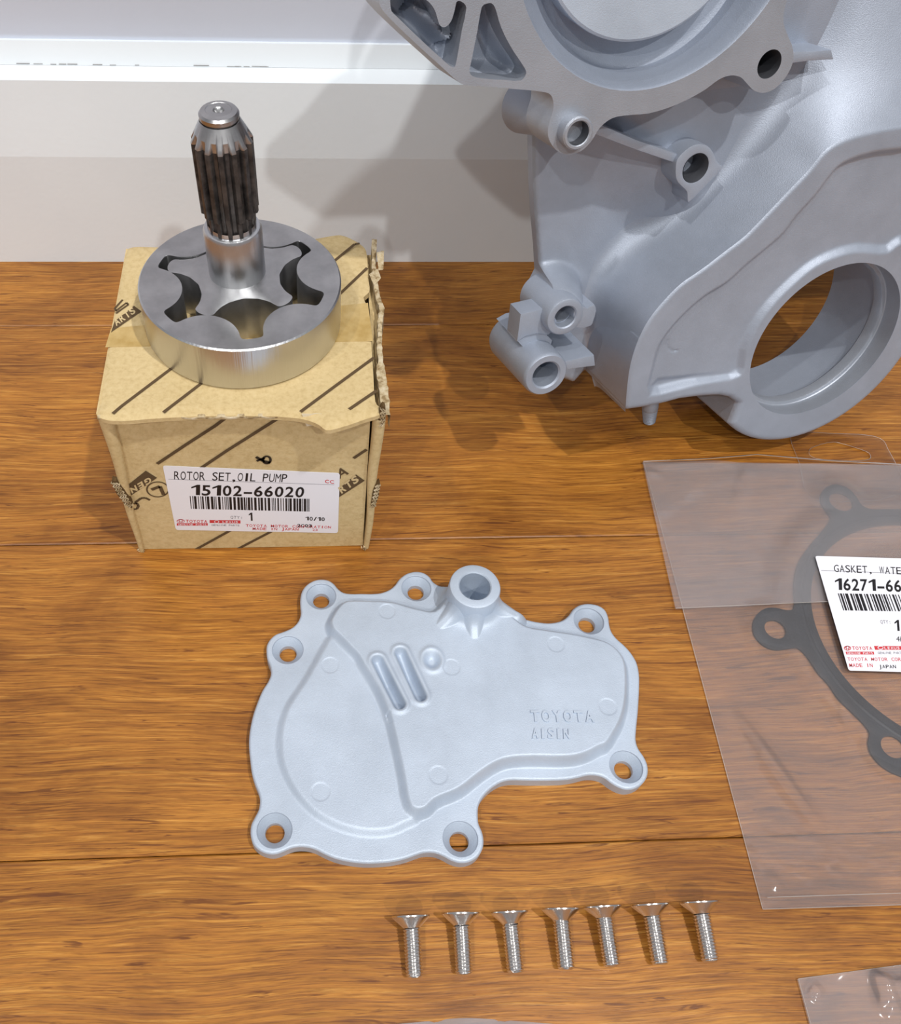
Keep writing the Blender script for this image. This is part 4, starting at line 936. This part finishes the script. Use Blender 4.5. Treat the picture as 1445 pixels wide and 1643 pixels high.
def sm(Q, sg):
    Q = np.array(Q, float); Q = Q[:, None] if Q.ndim == 1 else Q; k = np.exp(-(np.arange(-30, 31)/sg)**2); k /= k.sum(); P = np.pad(Q, ((30, 30), (0, 0)), 'reflect', reflect_type='odd'); O = np.stack([np.convolve(P[:, q], k, 'valid') for q in range(Q.shape[1])], 1); return O if O.shape[1] > 1 else O[:, 0]
Ac = cr([fpx(*a, -.7) for a, b, w_ in AB], 8, False); A_reg = np.vstack([Ac, [[Ac[-1][0]+120, Ac[-1][1]+25], [Ac[-1][0]+120, hc[1]-120], [Ac[0][0]+5, hc[1]-120]]]); Bc = cr([fpx(*b, w_) for a, b, w_ in AB], 8, False); Bw = cr([(w_, 0) for a, b, w_ in AB], 8, False)[:, 0]
Ac = sm(Ac, 5); Bc = sm(Bc, 12); Bw = sm(Bw, 14)
A_reg = np.vstack([Ac, [[Ac[-1][0]+120, Ac[-1][1]+25], [Ac[-1][0]+120, hc[1]-120], [Ac[0][0]+5, hc[1]-120]]])
B_reg = np.vstack([Bc, [[Bc[-1][0]+200, Bc[-1][1]+40], [Bc[-1][0]+260, hc[1]-140], [Bc[0][0]+2, hc[1]-140]]])
rec_px = [(1040, 633), (1046, 586), (1055, 556), (1071, 531), (1099, 500), (1132, 472), (1166, 451), (1197, 423), (1231, 395), (1256, 373), (1277, 345), (1308, 311), (1336, 274), (1354, 259), (1400, 243), (1445, 237), (1600, 225), (1600, 370), (1445, 392), (1425, 406), (1376, 405), (1345, 412), (1308, 429), (1277, 454), (1240, 491), (1216, 525), (1199, 562), (1190, 603), (1120, 617)]
REC = cr(fpl(rec_px, 0), 3)
scoop = fpl([(1040, 636), (1060, 612), (1120, 606), (1186, 602), (1120, 618)], 0)
arc_c = fpx(1092, 545, -1.6)
def pxmm(cpx, wf, rpx):                        # a px radius (horizontal) as millimetres in the face plane
    c = fpx(*cpx, wf); e = max(np.linalg.norm(fpx(cpx[0]+math.cos(a)*rpx, cpx[1]+math.sin(a)*rpx, wf)-c) for a in np.linspace(0, np.pi, 13)); k = min(np.linalg.norm(fpx(cpx[0]+math.cos(a)*rpx, cpx[1]+math.sin(a)*rpx, wf)-c) for a in np.linspace(0, np.pi, 13)); return math.sqrt(e*k)
b2h = fpx(907, 508, -14)
def front_F(x, y):
    return np.maximum(np.maximum(sdf(BOUT, x, y), sdf(A_reg, x, y)), hr-np.hypot(x-hc[0], y-hc[1]))
def front_H(x, y):
    a = sdf(A_reg, x, y); fo = sdf(BOUT, x, y); h = np.zeros(np.shape(x))
    h = h-2.4*(1-sst(-3.4, .4, sdf(REC, x, y)))-1.3*(1-sst(-2.2, 1.0, sdf(scoop, x, y)))
    d = np.hypot(x-arc_c[0], y-arc_c[1]); ang = np.arctan2(y-arc_c[1], x-arc_c[0]); h = h-.5*np.exp(-((d-5.6)/.4)**2)*((ang < -1.5) | (ang > 3.0))
    e = np.clip(a+1.5, 0, 1.5)/1.5; h = h-.7*e*e
    ro_ = np.clip(fo+3.4, 0, 3.4)/3.4; h = h-3.0*(1-np.sqrt(np.maximum(1-ro_**2, 0)))
    return h
x0, y0 = BOUT.min(0)-1; x1, y1 = BOUT.max(0)+1
V, Fc = relief(x0, x1, y0, min(y1, 200), .6, front_F, front_H, BACK)
mesh('front_cover', V, Fc, M_cast, tcv, angle=55)
b2r = pxmm((907, 509), -14, 29.5); hump = fpx(893, 462, -36); sh0, sh1 = fpx(965, 330, -36), fpx(1085, 250, -24)
def rear_F(x, y):
    f = np.maximum(sdf(BOUT, x, y), -9.0-sdf(B_reg, x, y)); return np.maximum(f, 4.6-np.hypot(x-b2h[0], y-b2h[1]))
ax_ = (sh1-sh0)/np.dot(sh1-sh0, sh1-sh0)
def rear_w(x, y):
    t = (x-sh0[0])*ax_[0]+(y-sh0[1])*ax_[1]; return -36+12*sst(0, 1.0, t)
def rear_H(x, y):
    h = rear_w(x, y); fo = sdf(BOUT, x, y)
    ro_ = np.clip(fo+2.4, 0, 2.4)/2.4; h = h-2.0*(1-np.sqrt(np.maximum(1-ro_**2, 0)))
    q = fpx(907, 509, -17); d = np.hypot(x-q[0], y-q[1]); m_ = (1-sst(b2r-.5, b2r+8.5, d))*sst(-8, -3, y-q[1])
    h = h+(-18.5-h)*m_
    return np.maximum(h+4.5*(1-m_)*np.exp(-(((x-hump[0])/9)**2+((y-hump[1])/6.5)**2)), BACK+2)
V, Fc = relief(x0, x1, y0, min(y1, 200), .8, rear_F, rear_H, BACK)
mesh('rear_flange', V, Fc, M_cast, tcv, angle=55)
# drafted side wall swept from the rim down into the flange, with a wide fillet at its foot
V = []; n_ = len(Ac); K = 26
Bt = np.gradient(Bc, axis=0); Bn = np.c_[-Bt[:, 1], Bt[:, 0]]; Bn /= np.linalg.norm(Bn, axis=1)[:, None]
if ((Bc-Ac)*Bn).sum() < 0: Bn = -Bn
kk = np.exp(-(np.arange(-24, 25)/14.0)**2); kk /= kk.sum(); Bn = np.stack([np.convolve(np.pad(Bn[:, q], 24, 'edge'), kk, 'valid') for q in (0, 1)], 1); Bn /= np.linalg.norm(Bn, axis=1)[:, None]
for i in range(n_):
    A3 = np.array([*Ac[i], -.7]); B3 = np.array([*Bc[i], Bw[i]]); fr_ = .70
    M3 = A3+(B3-A3)*fr_; ow = 1.5+6.0*min(i/80, 1); E2 = Bc[i]+Bn[i]*ow; E3 = np.array([*E2, 0]); E3[2] = rear_w(np.array(E2[0]), np.array(E2[1]))+.0
    pts = [A3+(M3-A3)*t+0*B3 for t in np.linspace(0, 1, 12, endpoint=False)]
    for t in np.linspace(0, 1, K-12): pts.append(M3*(1-t)**2+2*t*(1-t)*B3+E3*t*t)
    V += pts
Fc = [(i*K+k, i*K+k+1, (i+1)*K+k+1, (i+1)*K+k) for i in range(n_-1) for k in range(K-1)]
mesh('side_wall', V, Fc, M_cast, tcv, angle=None)
# unseen slabs extending the casting up and right, added to shade the floor behind
um = BOUT[:, 0].min()+25; V, Fc = prism([(um, 150), (um+210, 150), (um+215, 300), (um+140, 345), (um+40, 330), (um-6, 250)], -44, -22, 2); mesh('upper_shade_slab', V, Fc, M_cast, tcv)
V, Fc = prism([(rp[0]-4, 70), (rp[0]+60, 60), (rp[0]+95, 120), (rp[0]+95, 340), (rp[0]-20, 345)], -42, -4, 3); mesh('side_shade_slab', V, Fc, M_cast, tcv)
# bore: front land, shoulder and deeper lip
V, Fc = lathe([(hr, -.2), (hr-.05, -8.0), (hr-.4, -8.4), (lr+.3, -8.6), (lr, -9.2), (lr, -13.5), (lr+.8, -14.5), (hr+4, -15.5)], 160, (hc[0], hc[1], 0))
mesh('bearing_bore', V, [f[::-1] for f in Fc], M_mach, tcv, angle=30)
# --- bosses, bracket, rib, stud
def boss(name, cpx, wf, r, rh, wb, m=M_cast, rb=None, parent=tcv):
    c = fpx(*cpx, wf); rb = rb or r+.8
    V, Fc = lathe([(.05, wb+2), (rb-2.2, wb+.3), (rb-.6, wb+1.6), (rb, wb+3.5), (r+.1, wf-2), (r-.1, wf-.7), (r-.7, wf), (rh+.7, wf), (rh, wf-.7), (rh, wb+8), (.05, wb+7.5)], 72, (c[0], c[1], 0))
    return mesh(name, V, Fc, m, parent, angle=35)
boss('long_boss', (876, 602), -8, pxmm((876, 602), -8, 32.5), pxmm((876, 602), -8, 19.5), -46)
b2r = pxmm((907, 509), -14, 29.5)
c2 = fpx(907, 509, -14); ear = fpl([(925, 488), (943, 496), (955, 490), (958, 500), (954, 515), (950, 524), (925, 527)], -14)
V, Fc = lathe([(b2r+.6, -38), (b2r, -15.5), (b2r-.6, -14.3), (b2r-1.2, -14), (5.1, -14), (4.6, -14.5), (4.6, -41)], 64, (c2[0], c2[1], 0)); mesh('short_boss', V, Fc, M_cast, tcv, angle=35)
mesh('boss_web', *prism(cr(ear, 2), -38, -14.8, .6), M_cast, tcv, angle=35)
blkp = fpl([(835, 504), (882, 493), (896, 520), (880, 538), (860, 536), (843, 540), (829, 549)], -19)
mesh('bracket_block', *prism(blkp, -29, -19, .7), M_cast, tcv, angle=35)
sad = fpl([(829, 547), (845, 538), (862, 535), (878, 538), (888, 548), (880, 575), (850, 570)], -19)
mesh('bracket_saddle', *prism(sad, -40, -20, .7), M_cast, tcv, angle=35)
web = fpl([(906, 580), (953, 570), (955, 587), (908, 593)], -12)
mesh('bracket_web', *prism(web, -40, -12, .6), M_cast, tcv, angle=35)
# ear boss with its rib on the sloped wall
zE = lambda *p: zm(1070, 220, 13.14, p)
b3o = cr(fpl(zE((180, 640), (195, 530), (240, 430), (330, 330), (450, 230), (560, 170), (700, 140), (830, 170), (930, 250), (1000, 370), (1050, 500), (1120, 580), (1190, 630), (1000, 850), (750, 1100), (450, 1390), (430, 1300), (420, 1160), (330, 1060), (230, 960), (185, 850)), -15), 2)
hc3 = fpx(1116, 270, -15); h3r = pxmm((1116, 270), -15, 21)
V, Fc = prism(b3o, -38, -15, .7, [[(hc3[0]+h3r*math.cos(a), hc3[1]+h3r*math.sin(a)) for a in np.linspace(0, 2*np.pi, 48, endpoint=False)]])
mesh('ear_boss', V, Fc, M_cast, tcv, angle=35)
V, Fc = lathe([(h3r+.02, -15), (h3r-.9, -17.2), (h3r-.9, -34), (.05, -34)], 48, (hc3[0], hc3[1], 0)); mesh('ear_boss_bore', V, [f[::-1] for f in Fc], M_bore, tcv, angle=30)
rib = fpl([(940, 190), (969, 202), (1020, 224), (1090, 248), (1086, 263), (1018, 240), (955, 216), (930, 206)], -17)
mesh('rib', *prism(rib, -38, -17, .7), M_cast, tcv, angle=35)
ribr = fpl([(1240, 84), (1300, 82), (1334, 80), (1338, 96), (1300, 98), (1262, 103), (1240, 104)], -9)
mesh('rib', *prism(ribr, -40, -9, .8), M_cast, tcv, angle=35)
# threaded stud pointing down to the floor
sw = float((onz(1041, 680, 0.4)-P0) @ nn); print("sw", sw)
t0_, t1_ = fpx(1041, 679, sw), fpx(1043, 648, sw); dv = t1_-t0_; L = np.linalg.norm(dv); dv /= L
ax = (np.array([dv[1], -dv[0], 0]), np.array([0, 0, 1.]), np.array([dv[0], dv[1], 0]))
tipz = (P0+uu*t0_[0]+vv*t0_[1]+nn*sw)[2]; print('stud tip z', tipz)
pr_ = [(.05, 0), (1.9, 0), (2.5, .5)]
for k in range(9): pr_ += [(2.6+.12*k, .8+k*.95), (3.0+.1*k, 1.25+k*.95)]
pr_ += [(3.9, 10), (3.9, L+6)]
V, Fc = lathe(pr_, 40, (t0_[0], t0_[1], sw), ax=ax); mesh('stud', V, Fc, M_cast, tcv, angle=30)
# --- upper water pump plate
WP = -4.0
pl_px = [(608, -6), (610, 10), (623, 27), (649, 53), (679, 81), (708, 107), (736, 132), (744, 136), (783, 139), (827, 143), (868, 147), (882, 151), (887, 161), (887, 177), (882, 193), (879, 207), (880, 222), (892, 241), (910, 248), (931, 243), (948, 227), (962, 205), (981, 190), (1005, 185), (1040, 182), (1077, 171), (1108, 157), (1132, 143), (1154, 127), (1172, 121), (1188, 124), (1197, 133), (1209, 145), (1225, 149), (1243, 142), (1260, 124), (1271, 102), (1272, 80), (1264, 58), (1257, 38), (1257, 20), (1262, 0), (1268, -60), (1262, -130), (1200, -210), (1060, -260), (900, -250), (780, -180), (700, -90), (640, -40)]
PL = cr(fpl(pl_px, WP), 3)
tri = cr(fpl([(780, 6), (788, 5), (794, 12), (800, 33), (809, 56), (824, 83), (842, 110), (844, 118), (836, 129), (809, 128), (762, 124), (753, 117), (756, 98), (765, 53), (771, 18), (774, 9)], WP), 2)
lft = cr(fpl([(627, -20), (626, 5), (628, 18), (637, 27), (672, 61), (708, 94), (722, 106), (729, 108), (731, 103), (735, 82), (741, 47), (748, 12), (744, 5), (733, 1), (731, 8), (725, 31), (718, 41), (711, 44), (705, 40), (699, 20), (693, 9), (684, 0), (660, -14)], WP), 2)
oc, orr = fitc(fpl([(839, 0), (886, 89), (945, 133), (1018, 144), (1046, 140), (1123, 114), (1172, 74), (1215, 25)], WP)); print('bowl', oc, orr)
bc, brr = fitc(fpl(r2((0, 360), (150, 325), (300, 250), (400, 170), (500, 50))+[(960, 103), (905, 66)], -20)); print('bowl arc', bc, brr)
dc, drr = fitc(fpl([(895, 0), (930, 41), (1005, 68), (1046, 63), (1102, 34), (1142, 0)], -11)); print('disc', dc, drr)
hA = fpx(1234, 103, WP); hAr = pxmm((1234, 103), WP, 20.5)
ridge_a, ridge_b = fpx(660, 8, -12), fpx(718, 62, -12)
def plate_F(x, y):
    f = sdf(PL, x, y); f = np.maximum(f, hAr-np.hypot(x-hA[0], y-hA[1])); f = np.maximum(f, orr-np.hypot(x-oc[0], y-oc[1]))
    return np.maximum(np.maximum(f, -sdf(tri, x, y)), -sdf(lft, x, y))
def plate_H(x, y):
    return np.full(np.shape(x), WP)
x0, y0 = PL.min(0)-1; x1, y1 = PL.max(0)+1
V, Fc = relief(x0, x1, y0, min(y1, 1e3), .6, plate_F, plate_H, WP-17)
mesh('pump_flange', V, Fc, M_mach, tcv, angle=48)
def tri_H(x, y):
    st = sdf(tri, x, y); dt, _ = segd(x, y, fpx(778, 60, -14), fpx(825, 118, -14)); return WP-14.5+5.5*sst(-4.2, .4, st)**2
def lft_H(x, y):
    sl = sdf(lft, x, y); d, t = segd(x, y, ridge_a, ridge_b); return WP-14.5+7*np.exp(-(d/2.2)**2)*(t > .01)*(t < .99)+3.5*sst(-3, .4, sl)**2
for Pq, Hq in ((tri, tri_H), (lft, lft_H)):
    a_, b_ = Pq.min(0)-1.5, Pq.max(0)+1.5
    V, Fc = relief(a_[0], b_[0], a_[1], b_[1], .6, lambda x, y: sdf(Pq, x, y)-.4, Hq, WP-18); mesh('pocket_floor', V, Fc, M_cast, tcv)
rings = [(orr+.05, WP, 0), (orr-.15, WP-.25, 0), (orr-.6, WP-1.3, 0), (orr-1.2, WP-3.4, .05)]
for t in np.linspace(.1, 1, 12): rings.append((orr-1.2+(brr-orr+1.2)*t, WP-3.4-12.8*t**.85, t))
rings += [(brr-1.2, -20.6, 1), (brr-2.5, -21.0, 1), (drr-2, -21.0, 1.3)]
V = []; seg = 160
for r, h, t in rings:
    c = oc+(bc-oc)*min(t, 1)
    if t > 1: c = dc
    V += [(c[0]+r*math.cos(2*math.pi*i/seg), c[1]+r*math.sin(2*math.pi*i/seg), h) for i in range(seg)]
Fc = [(k*seg+(i+1) % seg, k*seg+i, (k+1)*seg+i, (k+1)*seg+(i+1) % seg) for k in range(len(rings)-1) for i in range(seg)]
mesh('pump_bowl', V, [f[::-1] for f in Fc], M_cast, tcv, angle=60)
mesh('pump_disc', *lathe([(drr-.8, -21), (drr-.8, -15), (drr, -12.6), (drr-.1, -11.6), (drr-.9, -11), (drr*.44, -11), (drr*.43, -11.8), (.05, -11.8)], 160, (dc[0], dc[1], 0)), M_cover, tcv, angle=35)
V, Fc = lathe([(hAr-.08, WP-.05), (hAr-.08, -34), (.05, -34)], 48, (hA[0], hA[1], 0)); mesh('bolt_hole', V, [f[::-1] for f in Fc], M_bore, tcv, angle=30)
mesh('hole_boss', *lathe([(hAr+3.2, WP-3), (hAr+3.6, -38)], 48, (hA[0], hA[1], 0)), M_cast, tcv)
# drum behind the flange (closes it towards the body)
mesh('flange_drum', *lathe([(orr-1, WP-12), (orr+1, -38)], 120, (oc[0], oc[1], 0)), M_cast, tcv)
lug = fpx(914, 210, WP); mesh('lug_boss', *lathe([(.05, WP-16.2), (np.linalg.norm(fpx(890, 240, WP)-lug)-.35, WP-16.4), (np.linalg.norm(fpx(890, 240, WP)-lug)-.8, WP-18), (10.0, -38)], 64, (lug[0], lug[1], 0)), M_cast, tcv)
# dowel sleeve in the lug
sl = fpx(917, 208, WP); sr = pxmm((917, 208), WP, 26.5)*.93
V, Fc = lathe([(sr, WP-2), (sr, WP+4.3), (sr-.5, WP+4.9), (sr-1.2, WP+4.9), (sr-1.5, WP+4.6)], 72, (sl[0], sl[1], 0))
mesh('dowel_sleeve', V, Fc, M_mach, tcv, angle=30)
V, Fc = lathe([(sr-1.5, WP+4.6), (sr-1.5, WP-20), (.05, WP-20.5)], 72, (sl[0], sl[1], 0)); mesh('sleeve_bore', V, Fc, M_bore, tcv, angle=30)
print('verts', sum(len(o.data.vertices) for o in bpy.data.objects if o.type == 'MESH'))
